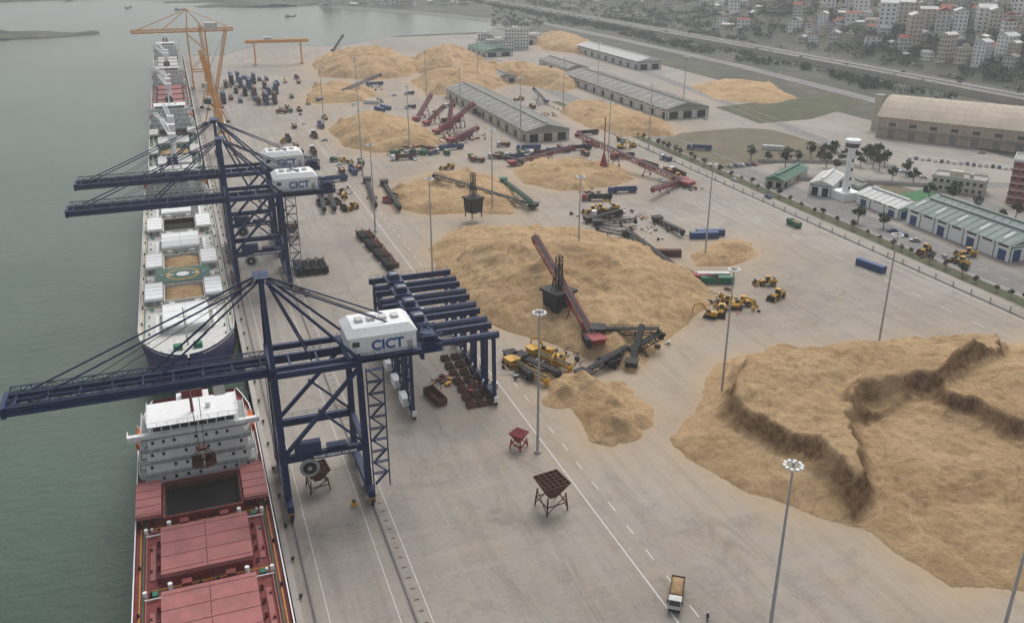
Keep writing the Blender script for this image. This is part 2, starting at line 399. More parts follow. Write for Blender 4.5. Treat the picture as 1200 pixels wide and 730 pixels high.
ny,nx=XX.shape; idx=np.arange(nx*ny).reshape(ny,nx)
q=np.stack([idx[:-1,:-1],idx[:-1,1:],idx[1:,1:],idx[1:,:-1]],-1)[K[:-1,:-1]]
me=bpy.data.meshes.new('port_pavement'); me.from_pydata(np.stack([XX.ravel(),YY.ravel(),0*XX.ravel()],-1).tolist(),[],q.tolist())
at=me.attributes.new('dust','FLOAT','POINT'); at.data.foreach_set('value',dust.ravel().astype(np.float32)); me.materials.append(pave); me.update()
put('port_pavement',me)
# quay wall
mb=MB()
mb.box(7.2,8.0,-60,1029,-7,0.0,concr); mb.box(7.2,8.5,-60,1029,.004,.30,kerb)
for i in range(90):
    y=-40+i*12; mb.box(6.5,7.2,y,y+1.2,-3.6,-.5,rubber); 
    mb.tube((8.9,y+5,.3),(8.9,y+5,.8),.28,black); mb.box(8.55,9.3,y+4.7,y+5.3,.8,.95,black)
mb.obj('quay_wall')
mb=MB()
for x in (10.5,28.5):
    mb.box(x-.45,x+.45,-60,1000,.012,.02,asphalt); mb.box(x-.09,x+.09,-60,1000,.02,.09,rust)
mb.obj('crane_rail_track')
mb=MB()
for x in (13.2,25.8,31.5):
    mb.box(x-.08,x+.08,-60,1000,.012,.018,lanewhite)
for i in range(300):
    y=-40+i*3.4; mb.box(29.6,30.6,y,y+.35,.012,.02,rust)
mb.obj('apron_marking')
def strip(mb,x0,x1,y0,y1,z,mat): mb.add([(x0,y0,z),(x1,y0,z),(x1,y1,z),(x0,y1,z)],[(0,1,2,3)],mat)
mb=MB()
strip(mb,74.7,75.0,-60,640,.012,lanewhite)
for i in range(60):
    y=60+i*9.0
    strip(mb,79.2,79.45,y,y+3.5,.012,lanewhite)
strip(mb,254.6,254.9,60,620,.012,lanewhite); strip(mb,160.0,160.25,20,150,.012,lanewhite); strip(mb,166,166.25,20,150,.012,lanewhite)
for i in range(20): strip(mb,238,238.3,200+i*14,205+i*14,.012,lanewhite)
mb.obj('yard_marking')
# ------------------------------------------------ roads on the landward side
def hz(x,y):
    x=np.asarray(x,float);y=np.asarray(y,float)
    r=np.clip((x-650)/600,0,1); r=r*r*(3-2*r)
    return r*(60+80*fbm(x,y,420,3,41))+np.clip((x-640)/80,0,1)*(np.maximum(fbm(x,y,170,4,44),-.1)*46+4.6)
def road(name,pts,w,z=.02,mat=asphalt,dash=True,kerbs=True,terrain=False):
    mb=MB(); pts=[Vector((a[0],a[1],0)) for a in pts]
    if terrain:
        p2=[]
        for a,b in zip(pts[:-1],pts[1:]):
            n=max(1,int((b-a).length/20)); p2+=[a+(b-a)*i/n for i in range(n)]
        pts=p2+[pts[-1]]
        for p in pts: p.z=float(max(hz(p.x+o,p.y) for o in (-5,0,5)))+.7
    n=len(pts); nr=[]
    for i in range(n):
        d=(pts[min(i+1,n-1)]-pts[max(i-1,0)]).normalized(); nr.append(Vector((-d.y,d.x,0)))
    def st(o0,o1,z0,m):
        for i in range(n-1):
            mb.add([pts[i]+nr[i]*o0+Vector((0,0,z0)),pts[i+1]+nr[i+1]*o0+Vector((0,0,z0)),pts[i+1]+nr[i+1]*o1+Vector((0,0,z0)),pts[i]+nr[i]*o1+Vector((0,0,z0))],[(0,1,2,3)],m)
    st(-w/2,w/2,z,mat)
    if kerbs:
        for sgn in (-1,1):
            for i in range(n-1):
                mb.beam(pts[i]+nr[i]*sgn*(w/2+.2)+Vector((0,0,z+.05)),pts[i+1]+nr[i+1]*sgn*(w/2+.2)+Vector((0,0,z+.05)),.35,.14,kerb)
            st(sgn*(w/2-.6)-.08,sgn*(w/2-.6)+.08,z+.01,lanewhite)
    if dash:
        for i in range(n-1):
            L=(pts[i+1]-pts[i]).length; d=(pts[i+1]-pts[i])/L
            k=0
            while k<L-4:
                a=pts[i]+d*k; b=pts[i]+d*(k+4); e=Vector((0,0,z+.01))
                mb.add([a+nr[i]*-.1+e,b+nr[i]*-.1+e,b+nr[i]*.1+e,a+nr[i]*.1+e],[(0,1,2,3)],lanewhite); k+=10
    return mb.obj(name)
road('port_road',[(281,60),(281,300),(281,500),(283,640),(290,760),(300,900)],16)
road('service_road',[(352,300),(366,420),(384,560),(400,700),(420,900)],10,.03)
road('access_road',[(295,390),(352,352),(420,320),(520,300)],11,.045)
road('frontage_road',[(470,300),(480,430),(500,560),(510,760),(505,1000),(490,1300)],14,.05)
sheet('grass_verge',[(264.5,60),(271.5,60),(271.5,640),(264.5,640)],.03,grassm)
sheet('dry_grass_plot',pp([(768,166),(800,156),(868,150),(905,152),(972,172),(968,186),(905,192),(850,200)]),.04,drygrass)
sheet('grass_plot',pp([(838,126),(905,118),(985,112),(1012,122),(950,140),(890,145)]),.06,grassm)
sheet('sports_pitch',pp([(1052,228),(1083,222),(1166,247),(1135,256)]),.07,turf)
sheet('grass_plot',pp([(1020,222),(1045,215),(1180,258),(1195,275),(1140,262)]),.035,drygrass)
mb=MB()
for i in range(70):
    y=62+i*8.5; mb.box(256.2,256.6,y,y+.4,0,2.2,kerb); mb.box(256.3,256.5,y+.4,y+8.5,0,.5,kerb)
    mb.beam((256.4,y+.4,1.9),(256.4,y+8.5,1.9),.06,.06,steel); mb.beam((256.4,y+.4,1.2),(256.4,y+8.5,1.2),.05,.05,steel)
mb.obj('boundary_fence')
# ------------------------------------------------ trees
def tree_mesh(sd,h=7,nl=420):
    rs=random.Random(sd); mb=MB()
    mb.tube((0,0,0),(rs.uniform(-.2,.2),0,h*.5),.22,bark,.12,7)
    cl=[]
    for i in range(7):
        a=i*2*math.pi/7+rs.uniform(-.4,.4); r=h*rs.uniform(.12,.3); z=h*rs.uniform(.5,.88)
        mb.tube((0,0,h*rs.uniform(.3,.5)),(math.cos(a)*r,math.sin(a)*r,z),.09,bark,.03,5); cl.append((math.cos(a)*r,math.sin(a)*r,z,h*rs.uniform(.12,.2)))
    cl.append((0,0,h*.9,h*.16))
    for i in range(nl):
        c=rs.choice(cl); d=Vector((rs.gauss(0,1),rs.gauss(0,1),rs.gauss(0,.8))).normalized()*c[3]*rs.uniform(.5,1.15)
        o=Vector(c[:3])+d; s=rs.uniform(.18,.4)
        a=Vector((rs.gauss(0,1),rs.gauss(0,1),rs.gauss(0,1))).normalized(); b=a.cross(Vector((rs.gauss(0,1),rs.gauss(0,1),rs.gauss(0,1)))).normalized()
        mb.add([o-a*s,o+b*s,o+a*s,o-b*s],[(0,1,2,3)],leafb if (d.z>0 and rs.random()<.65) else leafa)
    return mb.mesh('street_tree')
TREES=[tree_mesh(i,R(6,8)) for i in range(5)]
def tree(x,y,s=1,z=0): put('street_tree',random.choice(TREES),(x,y,z),R(0,6),s)
y=70
while y<585:
    tree(268+R(-1,1),y,R(.35,.72)); y+=R(4.5,11)
for u,v in [(960,190),(968,196),(974,188),(980,200),(985,192),(1000,192),(1008,196),(1016,190),(1023,196),(1030,200),(1036,194),(1012,186),(1028,188),(1045,212),(1062,206),(880,188),(900,190),(920,196),(935,192),(1070,214),(1088,232),(1115,238),(1145,246),(1172,262),(1190,256),(1005,262),(1035,268),(965,182),(978,180),(992,184),(1020,182),(950,186)]:
    x,y=P(u,v); tree(x,y,R(.9,1.5))
def tree_mass(name,pts,hs=(5,9),nq=34):
    V=[];mi=[]
    for (x,y,z) in pts:
        h=R(*hs); r=h*R(.4,.7); 
        c=rng.normal(size=(nq,3)); c/=np.linalg.norm(c,axis=1)[:,None]; rad=rng.uniform(.5,1.15,nq)[:,None]
        c=c*rad*np.array([r,r,h*.40])+np.array([x,y,z+h*.48])
        a=rng.normal(size=(nq,3)); a/=np.linalg.norm(a,axis=1)[:,None]; b=np.cross(a,rng.normal(size=(nq,3))); b/=np.linalg.norm(b,axis=1)[:,None]
        s=rng.uniform(.16,.34,nq)[:,None]*r*.9
        quad=np.stack([c-a*s,c+b*s,c+a*s,c-b*s],1).reshape(-1,3)
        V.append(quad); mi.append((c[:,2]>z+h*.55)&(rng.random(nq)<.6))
    V=np.concatenate(V); mi=np.concatenate(mi).astype(int)
    me=bpy.data.meshes.new(name); k=len(V)//4
    me.from_pydata(V.tolist(),[],np.arange(len(V)).reshape(k,4).tolist())
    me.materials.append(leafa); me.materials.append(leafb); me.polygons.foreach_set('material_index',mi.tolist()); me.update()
    put(name,me)
# ------------------------------------------------ hills
XX,YY=np.meshgrid(np.arange(636,3600,14.0),np.arange(-100,3700,14.0))
ZZ=hz(XX,YY)-.05; ZZ[:,0]=-.2
grid_obj('hills',XX,YY,ZZ,np.ones(XX.shape,bool),land)
road('hill_road',[(680,380),(720,520),(790,640),(800,800),(900,930),(940,1150),(1100,1300),(1180,1600)],12,.05,asphalt,False,False,True)
road('hill_road',[(650,1500),(680,1200),(720,1000),(800,800)],10,.05,asphalt,False,False,True)
def house_mesh(sd):
    rs=random.Random(sd+40); mb=MB(); w=rs.uniform(5.5,11); d=rs.uniform(8,16); fl=rs.choice([1,2,2,3,3,4,5,6]); h=fl*3.2+.5
    wall=rs.choice([white,cream,white,offwhite,cream,white,offwhite]); mb.box(-w/2,w/2,-d/2,d/2,-8,h,wall)
    for f in range(fl):
        z=1+f*3.2
        for sx in (-1,1):
            for k in range(3):
                y=-d/2+(k+.5)*d/3; mb.box(sx*w/2-.04,sx*w/2+.04,y-.7,y+.7,z,z+1.5,glass)
                x=-w/2+(k+.5)*w/3; mb.box(x-.6,x+.6,sx*d/2-.04,sx*d/2+.04,z,z+1.5,glass)
        mb.box(-w/2-.15,w/2+.15,-d/2-.15,d/2+.15,z+2.0,z+2.19,wall)
    rt=rs.choice([0,0,1,1,2]); rm=rs.choice([redbrick,greyroof,whiteroof,redbrick,greyroof,offwhite,rust])
    if rt==0:
        mb.box(-w/2-.2,w/2+.2,-d/2-.2,d/2+.2,h,h+.3,rm); mb.box(-w/4,w/5,-d/4,d/5,h+.3,h+2.8,wall); mb.box(-w/4-.2,w/5+.2,-d/4-.2,d/5+.2,h+2.8,h+3,rm)
    else:
        mb.extr([(-w/2-.5,h),(w/2+.5,h),(0,h+w*.24)],-d/2-.5,d/2+.5,rm)
    return mb.mesh('town_house')
HM=[house_mesh(i) for i in range(18)]
hp=[]
for k in range(5200):
    if len(hp)>=560: break
    u=R(840,1330); v=R(-25,100)
    x,y=P(u,v,22)
    if x<672: continue
    n_=fbm(np.array([x]),np.array([y]),150,2,60)[0]
    if n_<(.06 if u<960 else -.15): continue
    z=float(hz(x,y))
    if any((x-a)**2+(y-b)**2<190 for a,b in hp): continue
    hp.append((x,y)); ang=.9*math.sin(x*.008+y*.006)+R(-.15,.15)
    put('town_house',random.choice(HM),(x,y,z),ang+random.choice([0,1.571]),R(.85,1.35))
for k in range(60):
    x,y=P(R(375,545),R(-3,8)); put('town_house',random.choice(HM),(x,y,0),R(0,3),R(1.0,1.9))
for k in range(45):
    x,y=P(R(640,860),R(-4,22)); 
    if x>640: put('town_house',random.choice(HM),(x,y,float(hz(x,y))),R(0,3),R(.9,1.3))
ha=np.array(hp)
tp=[]
for k in range(6500):
    u=R(680,1350);v=R(-30,114)
    x,y=P(u,v,16)
    if x<648 or fbm(np.array([x]),np.array([y]),110,3,70)[0]<-.28: continue
    if (np.abs(ha-np.array([x,y])).sum(1)).min()<9: continue
    tp.append((x,y,float(hz(x,y))))
tree_mass('distant_trees',tp,(4,10))
tp=[]
for k in range(2300):
    y=R(430,1900); x=575+R(-50,-14) if random.random()<.65 else R(608,640)
    if fbm(np.array([x]),np.array([y]),50,3,75)[0]<-.1: continue
    tp.append((x,y,-.1))
for k in range(420): 
    x,y=P(R(575,800),R(2,32)); tp.append((x,y,-.1))
tree_mass('roadside_trees',tp,(3,7))
for (u,v,w,d,h) in [(-5,44,120,40,9),(312,6,130,60,14),(250,2,90,30,7),(268,-3,200,40,9),(20,1,160,30,8)]:
    cx,cyy=P(u,v,WZ)
    X,Y=np.meshgrid(np.linspace(-w,w,50)*1.0,np.linspace(-d,d,36)*1.0)
    r=1-np.hypot(X/w,Y/d)+.35*fbm(X+u,Y,40,3,81); Z=np.where(r>-.2,h*np.clip(r,0,1)**.6*(.8+.5*fbm(X+u,Y,25,3,80))-1.0*(r<.02)*3,-3)
    o=grid_obj('islet',X+cx,Y+cyy,Z+WZ,r>0,land)
mb=MB(); hw=[(606,300),(598,520),(592,820),(575,1150),(552,1500),(528,2000),(500,2600)]
for i in range(len(hw)-1):
    (x0,y0),(x1,y1)=hw[i],hw[i+1]
    mb.add([(x0-14,y0,4.5),(x1-14,y1,4.5),(x1+14,y1,4.5),(x0+14,y0,4.5)],[(0,1,2,3)],asphalt)
    mb.beam((x0-14,y0,2.6),(x1-14,y1,2.6),.8,5.6,concr); mb.beam((x0+14,y0,2.6),(x1+14,y1,2.6),.8,5.6,concr); mb.beam((x0,y0,4.9),(x1,y1,4.9),.6,.9,kerb)
    for o in (-7,7,-12.6,12.6): mb.beam((x0+o,y0,4.52),(x1+o,y1,4.52),.25,.03,lanewhite)
    L=y1-y0
    for k in range(int(L/35)):
        t=k*35/L; x=x0+(x1-x0)*t; y=y0+L*t; mb.tube((x,y,4.9),(x,y,15),.15,steel,n=5); mb.beam((x-3,y,15),(x+3,y,15),.15,.15,steel)
mb.obj('highway')
# ------------------------------------------------ buildings
def warehouse(name,o,ang,W,L,eave,ridge,wall,roof,trim,doors=6,doorm=None):
    mb=MB(); doorm=doorm or dark
    mb.box(0,W,0,L,0,eave,wall)
    pts=[(-1,eave-.1),(W/2,ridge),(W+1,eave-.1)]
    mb.extr(pts,-.6,L+.6,roof)
    for k in range(int(L/4)):
        y=k*4+.5
        mb.beam((-.9,y,eave+.05),(W/2,y,ridge+.14),.16,.12,roof); mb.beam((W+.9,y,eave+.05),(W/2,y,ridge+.14),.16,.12,roof)
        if k%3==1 and W>15:
            for s in (0,1):
                xa,xb=(W*.12,W*.38) if s==0 else (W*.88,W*.62)
                za=eave+(ridge-eave)*(.12*2+.02)+.12; zb=eave+(ridge-eave)*.76+.1
                mb.beam((xa,y+2,za),(xb,y+2,zb),1.1,.06,whiteroof)
    mb.box(W/2-.7,W/2+.7,2,L-2,ridge-.1,ridge+.55,roof)
    n=max(2,int(L/8))
    for k in range(n):
        y=(k+.5)*L/n
        for sx,x in ((-1,0),(1,W)):
            mb.box(x-.12,x+.12,y-L/n/2-.2,y-L/n/2+.2,0,eave-.2,trim)
            if k%2==0: mb.box(x-.06,x+.06,y-1.9,y+1.9,0,min(4.5,eave*.6),doorm)
            mb.box(x-.07,x+.07,y-2.4,y+2.4,eave*.78,eave*.9,glass)
    m=max(1,doors)
    for k in range(m):
        x=(k+.5)*W/m
        for y in (0,L): mb.box(x-W/m*.3,x+W/m*.3,y-.06,y+.06,0,min(5,eave*.7),doorm)
    for y in (0,L): mb.box(.3,W-.3,y-.1,y+.1,eave*.8,eave*.88,trim)
    return mb.obj(name,(o[0],o[1],0),ang)
warehouse('storage_warehouse',(196,512),0,28,178,7,10.5,cream,greyroof,green,3)
warehouse('storage_warehouse',(313,548),0,33,180,7,11,offwhite,greyroof,green,3)
warehouse('white_warehouse',(405,768),0,24,140,8,11,offwhite,whiteroof,blue,2)
warehouse('storage_warehouse',(330,760),0,20,70,6,9,offwhite,greyroof,green,2)
warehouse('storage_shed',(255,735),0,16,50,6,8,offwhite,greyroof,green,2)
warehouse('storage_shed',(300,905),0,30,60,6,9,offwhite,greenroof,green,2)
warehouse('storage_shed',(350,990),0,40,80,8,12,offwhite,greyroof,green,2)
a=P(1026,160); b=P(1200,180); ang=math.atan2(b[1]-a[1],b[0]-a[0])
mb=MB()
L=210;D=55;E=13;
mb.box(0,L,0,D,0,E,beigewall)
pts=[(-1.2,E-.3)]+[(D*t,E+9*math.sin(math.pi*t)**.8) for t in [.05,.15,.28,.4,.5,.6,.72,.85,.95]]+[(D+1.2,E-.3)]
mb.extr(pts,-.8,L+.8,beigewall,'x')
for k in range(35):
    x=k*6
    for p1,p2 in zip(pts[:-1],pts[1:]): mb.beam((x,p1[0],p1[1]+.1),(x,p2[0],p2[1]+.1),.35,.2,cream)
    mb.box(x-.3,x+.3,-.35,0,0,E-.4,cream)
    if k%2: mb.box(x+1,x+5,-.08,.05,7.5,9.5,glass); mb.box(x+1,x+5,-.07,.05,0,4.5,greyroof)
mb.box(0,L,-2.6,-.35,5.6,5.9,greyroof)
mb.box(-.12,0,8,18,0,6,greyroof); mb.box(-.12,0,30,40,0,6,greyroof)
mb.obj('large_bulk_warehouse',(a[0],a[1],0),ang)
mb=MB(); mb.box(0,5,0,5,0,22,cream); mb.box(-.3,5.3,-.3,5.3,22,22.5,concr); mb.box(5,14,0,4,0,5,cream)
mb.obj('conveyor_transfer_tower',(*P(1020,152),0),ang)
warehouse('workshop_building',(297,245),0,20,56,7,10.5,white,tealroof,green,3,blue)
warehouse('workshop_building',(297,306),0,14,28,5,7.5,white,whiteroof,green,2,blue)
warehouse('workshop_building',(320,262),0,12,52,5,7,white,tealroof,green,2)
warehouse('canteen_building',(299,205),0,18,28,6,8,white,whiteroof,blue,2)
x,y=P(897,218); warehouse('green_roof_shed',(x,y),-1.0,9,34,4,6,cream,greenroof,green,2)
x,y=P(948,228); warehouse('office_block',(x,y),-.9,10,26,6,8,white,whiteroof,green,2)
x,y=P(1028,232); warehouse('gate_house',(x-4,y+8),0,7,10,4,5.5,white,greyroof,green,1)
def block(name,loc,ang,w,d,fl,wall,accent,fh=3.4):
    mb=MB(); h=fl*fh; mb.box(0,w,0,d,0,h,wall)
    for f in range(fl):
        z=f*fh
        n=max(3,int(w/3))
        for k in range(n):
            x=(k+.5)*w/n; mb.box(x-.8,x+.8,-.05,.05,z+1,z+2.6,glass); mb.box(x-.8,x+.8,d-.05,d+.05,z+1,z+2.6,glass); mb.box(x-.95,x+.95,-.2,0,z+.85,z+.98,accent)
        n=max(2,int(d/3))
        for k in range(n):
            y=(k+.5)*d/n; mb.box(-.05,.05,y-.8,y+.8,z+1,z+2.6,glass); mb.box(w-.05,w+.05,y-.8,y+.8,z+1,z+2.6,glass)
        mb.box(-.25,w+.25,-.25,d+.25,z+fh-.3,z+fh-.02,accent)
    mb.box(-.3,w+.3,-.3,d+.3,h,h+.25,concr)
    for q in ((-.3,w+.3,-.3,-.05),(-.3,w+.3,d+.05,d+.3),(-.3,-.05,-.05,d+.05),(w+.05,w+.3,-.05,d+.05)): mb.box(*q,h+.25,h+1.1,accent)
    mb.box(w*.3,w*.55,d*.3,d*.6,h+.25,h+3,wall); mb.tube((w*.7,d*.5,h+.25),(w*.7,d*.5,h+2.2),1,steel,n=10)
    return mb.obj(name,(loc[0],loc[1],0),ang)
block('office_building',P(1090,222),-.95,24,12,2,cream,offwhite)
block('red_office_tower',P(1178,238),-.9,26,16,6,redbrick,white)
for (u,v,w,d,f) in [(592,58,26,16,6),(570,60,30,18,3),(612,50,30,14,2),(560,48,20,14,2)]:
    block('office_building',P(u,v),-.3,w,d,f,white,offwhite)
mb=MB(); mb.tube((0,0,0),(0,0,24),1.9,white,1.7,16); mb.tube((0,0,24),(0,0,25.5),1.9,white,3.2,16); mb.tube((0,0,25.5),(0,0,27.6),3.2,glass,3.4,16)
mb.tube((0,0,27.6),(0,0,29),3.8,white,3.6,16); mb.tube((0,0,29),(0,0,33),.15,white); mb.box(-5,5,-5,5,0,4,white)
for k in range(4): mb.box(-.5,.5,-1.95,-1.8,5+k*4.5,6.5+k*4.5,glass)
mb.obj('control_tower',(*P(990,233),0))
for (x0,y0,x1,y1) in [(296,380,352,345),(300,420,345,400)]:
    mb=MB(); mb.beam((x0,y0,1),(x1,y1,1),.3,2,kerb); mb.obj('perimeter_wall')
# ------------------------------------------------ high mast lights
def mast_mesh():
    mb=MB(); H=38; mb.tube((0,0,0),(0,0,.6),.9,concr,n=10); mb.tube((0,0,.6),(0,0,H),.38,steel,.17,10)
    mb.tube((0,0,H-.6),(0,0,H+.6),.25,steel,n=8)
    n=10
    for i in range(n):
        a=2*math.pi*i/n; b=2*math.pi*(i+1)/n; r=1.25
        mb.beam((r*math.cos(a),r*math.sin(a),H),(r*math.cos(b),r*math.sin(b),H),.12,.12,steel)
        mb.beam((0,0,H),(r*math.cos(a),r*math.sin(a),H),.07,.07,steel)
        mb.rbox((1.5*math.cos(a),1.5*math.sin(a),H-.1),(.42,.55,.4),a,white)
    return mb.mesh('high_mast_light')
mm=mast_mesh()
for u,v in [(630,530),(845,465),(1028,412),(900,752),(1170,760),(677,322),(826,302),(507,325),(577,248),(712,205),(440,272),(610,165),(480,178),(425,205),(760,175),(540,150),(660,132),(420,130),(380,150),(700,108),(500,120),(560,100),(800,130)]:
    put('high_mast_light',mm,(*P(u,v),0),R(0,1))
# ------------------------------------------------ ship-to-shore cranes
def sts_mesh(grab=True):
    mb=MB(); Y=8.5; G=18; ZB=32.5
    for x in (0,G):
        mb.box(x-.75,x+.75,-12.5,12.5,2.2,4.0,navy)
        for y in (-11,-5.5,5.5,11):
            mb.box(x-.45,x+.45,y-1.9,y+1.9,1.0,2.1,navy)
            for k in (-1.3,-.45,.45,1.3): mb.tube((x-.35,y+k,.5),(x+.35,y+k,.5),.42,black,n=10)
        for s in (-1,1):
            mb.box(x-.7,x+.7,s*12.5-.25,s*12.5+.25,.9,2.2,yellow if s<0 else navy)
            mb.beam((x,s*Y,4),(x,s*(Y-1.2),ZB+1),1.5,1.5,navy,1.25,1.25)
        mb.beam((x,-Y+1.2,ZB+1.6),(x,Y-1.2,ZB+1.6),1.4,1.6,navy)
        mb.beam((x,-Y+.4,13.5),(x,Y-.4,13.5),1.1,1.3,navy)
    for s in (-1,1):
        mb.beam((0,s*(Y-.3),13.5),(G,s*(Y-.3),13.5),1.2,1.7,navy)
        mb.beam((0,s*(Y-.4),14),(G,s*(Y-1.2),ZB),.8,.8,navy2)
        mb.tube((G,s*(Y-.3),14),(8.5,s*(Y-.8),24),.3,navy2)
        mb.beam((0,s*(Y-1.2),ZB+1),(G,s*(Y-1.2),ZB+1),1.0,1.3,navy)
        mb.rail((.8,s*(Y+.3),14.4),(G-.8,s*(Y+.3),14.4),navy2)
        mb.beam((0,s*(Y-1.3),ZB+2),(0,s*1.8,53),1.0,1.0,navy,.8,.8)
        mb.beam((1,s*1.8,52.6),(G,s*(Y-1.8),ZB+2),.55,.55,navy)
        mb.beam((1,s*1.5,52.6),(8.5,s*3.2,ZB+1.5),.35,.35,navy)
        mb.tube((1,s*1.6,52.8),(38,s*3,ZB+1.5),.2,navy)
        mb.tube((-.5,s*1.6,53),(-24,s*3,ZB+1.5),.22,navy); mb.tube((-.5,s*1.6,53.2),(-47,s*3,ZB+1.5),.2,navy)
        mb.tube((-.3,s*1.2,53.4),(-36,s*2.6,ZB+2),.08,black,n=5)
        mb.tube((-12,s*2.3,43.4),(-24,s*2.9,ZB+1.5),.12,navy,n=5)
        mb.beam((-51.5,s*3,ZB),(38,s*3,ZB),.85,1.9,navy)
        for k in range(44): mb.box(-51+k*2,-50.9+k*2,s*3-.47,s*3+.47,ZB-.97,ZB+.97,navy2)
        mb.box(-51,38,min(s*3.5,s*4.5),max(s*3.5,s*4.5),ZB-.3,ZB-.15,navy2)
        mb.rail((-51,s*4.5,ZB-.15),(38,s*4.5,ZB-.15),navy2,step=2.2,t=.09)
        mb.truss((-51,s*3,ZB+1.9),(-1,s*3,ZB+1.9),.5,1.2,26,navy2,.12)
    for x in list(range(-50,39,6)): mb.beam((x,-3,ZB+.6),(x,3,ZB+.6),.4,.5,navy)
    mb.box(-52.3,-51.4,-4,4,ZB-1,ZB+1.3,navy)
    mb.beam((0,-2.3,53),(0,2.3,53),1.2,1.4,navy); mb.beam((0,-4.3,46),(0,4.3,46),.5,.6,navy)
    mb.box(-1.6,1.6,-2.6,2.6,53.7,53.85,navy2); mb.rail((-1.6,-2.6,53.85),(1.6,-2.6,53.85),navy2); mb.tube((0,0,53.8),(0,0,58),.08,steel)
    for k in range(5): mb.tube((1,-.8+k*.4,53),(24,-.8+k*.4,40.5),.04,black,n=4)
    mb.box(15.6,32.4,-6.4,6.4,ZB+1.2,ZB+1.7,navy2)
    mb.box(16.5,31.5,-5.4,5.4,ZB+1.7,ZB+6.2,white); mb.taper(16.2,31.8,-5.7,5.7,ZB+6.2,ZB+7.8,1.6,1.6,white)
    for y in (-5.45,5.4): 
        mb.box(29.4,30.6,y,y+.06,ZB+1.8,ZB+4,steel); mb.box(17.2,18.8,y,y+.06,ZB+4,ZB+5.2,glass)
    for k in range(12): mb.box(16.6+k*1.25,16.66+k*1.25,-5.43,-5.4,ZB+1.7,ZB+6.2,offwhite)
    for k in range(4): mb.box(19+k*2.7,20.6+k*2.7,-1,1,ZB+7.8,ZB+8.4,offwhite)
    mb.box(31.55,31.6,-3,3,ZB+2.5,ZB+5,offwhite)
    for s in (-1,1): mb.rail((15.6,s*6.4,ZB+1.7),(32.4,s*6.4,ZB+1.7),navy2,step=2)
    mb.rail((32.4,-6.4,ZB+1.7),(32.4,6.4,ZB+1.7),navy2,step=2)
    mb.truss((33,-3,ZB+2.4),(38,-3,ZB+2.4),1.2,1.8,4,navy,.2); mb.truss((33,3,ZB+2.4),(38,3,ZB+2.4),1.2,1.8,4,navy,.2); mb.box(34,37,-2,2,ZB+1,ZB+2.6,navy2); mb.box(32.6,33.4,-4.6,4.6,ZB-1.8,ZB-.8,navy)
    z=4.0; sgn=1
    while z<ZB:
        mb.beam((G+1.4,-Y-1.6,z) if sgn>0 else (G+4.2,-Y-1.6,z),(G+4.2,-Y-1.6,z+2.8) if sgn>0 else (G+1.4,-Y-1.6,z+2.8),.8,.18,navy2)
        mb.beam((G+1.4,-Y-2,z+1) if sgn>0 else (G+4.2,-Y-2,z+1),(G+4.2,-Y-2,z+3.8) if sgn>0 else (G+1.4,-Y-2,z+3.8),.07,.07,steel)
        mb.box(G+.9,G+4.8,-Y-2.1,-Y-1.0,z+2.78,z+2.88,navy2); z+=2.9; sgn=-sgn
    for xx in (G+1.0,G+4.7):
        for yy in (-Y-2,-Y-1.1): mb.beam((xx,yy,3),(xx,yy,ZB+1),.14,.14,navy2)
    mb.tube((5.2,-Y-1.3,11.2),(5.2,-Y-.9,11.2),2.2,deckgrey,n=20); mb.tube((5.2,-Y-1.4,11.2),(5.2,-Y-.8,11.2),1.5,black,n=16); mb.tube((5.2,-Y-1.5,11.2),(5.2,-Y-.7,11.2),.5,steel,n=10)
    mb.box(2.5,8.2,-Y-.5,-Y+1.3,14.5,17,navy2)
    mb.box(9.5,14,-Y-.2,-Y+2,14.5,15,navy2)
    mb.box(7,15,-Y-.95,-Y-.9,12.9,14.2,navy2)
    for s in (-1,1): mb.tube((-1,s*Y,4),(-1,s*(Y-1.2),ZB),.12,steel,n=5)
    tx=-16.5
    mb.box(tx-3.5,tx+3.5,-2.4,2.4,ZB-1.3,ZB-.6,navy2); mb.box(tx+4,tx+6.4,-1.2,1.2,ZB-4.4,ZB-1.6,white); mb.box(tx+3.9,tx+3.99,-1.1,1.1,ZB-4.3,ZB-2.4,glass)
    if grab:
        for a_ in (-1,1):
            for b_ in (-1,1): mb.tube((tx+a_*1.0,b_*.7,ZB-1.3),(tx+a_*.5,b_*.4,15.6),.06,black,n=4)
        mb.box(tx-.9,tx+.9,-.7,.7,14.9,15.6,rust); mb.box(tx-.35,tx+.35,-.9,.9,12.6,13.1,rust)
        for s in (-1,1):
            for yy in (-.8,.8): mb.beam((tx+s*.7,yy,15),(tx+s*2.3,yy,12.9),.2,.2,rust)
            mb.add([(tx+s*.15,-1.4,10.8),(tx+s*.15,1.4,10.8),(tx+s*2.6,1.4,11.6),(tx+s*2.6,-1.4,11.6),(tx+s*.25,-1.4,12.8),(tx+s*.25,1.4,12.8),(tx+s*2.5,1.4,12.9),(tx+s*2.5,-1.4,12.9)],[(0,1,2,3),(0,3,7,4),(1,5,6,2),(3,2,6,7)],rust)
    return mb.mesh('ship_to_shore_crane')
def signtext(txt,parent,loc,rot,size,mat,off=.03):
    c=bpy.data.curves.new('sign_lettering','FONT'); c.body=txt; c.size=size; c.extrude=.02; c.offset=off; c.align_x='CENTER'; c.materials.append(mat)
    o=bpy.data.objects.new('sign_lettering',c); scene.collection.objects.link(o); o.parent=parent; o.location=loc; o.rotation_euler=rot
sm1=sts_mesh(True); sm2=sts_mesh(False)
for yc,m in ((183,sm1),(326,sm2),(362,sm2)):
    o=put('ship_to_shore_crane',m,(10.5,yc,0))
    signtext('CICT',o,(25.0,-5.5,35.3),(math.pi/2,0,0),3.2,lblue,.10)
    signtext('TRANSIT SPEEDING AND SAFE',o,(11,-9.48,13.3),(math.pi/2,0,0),.7,white)
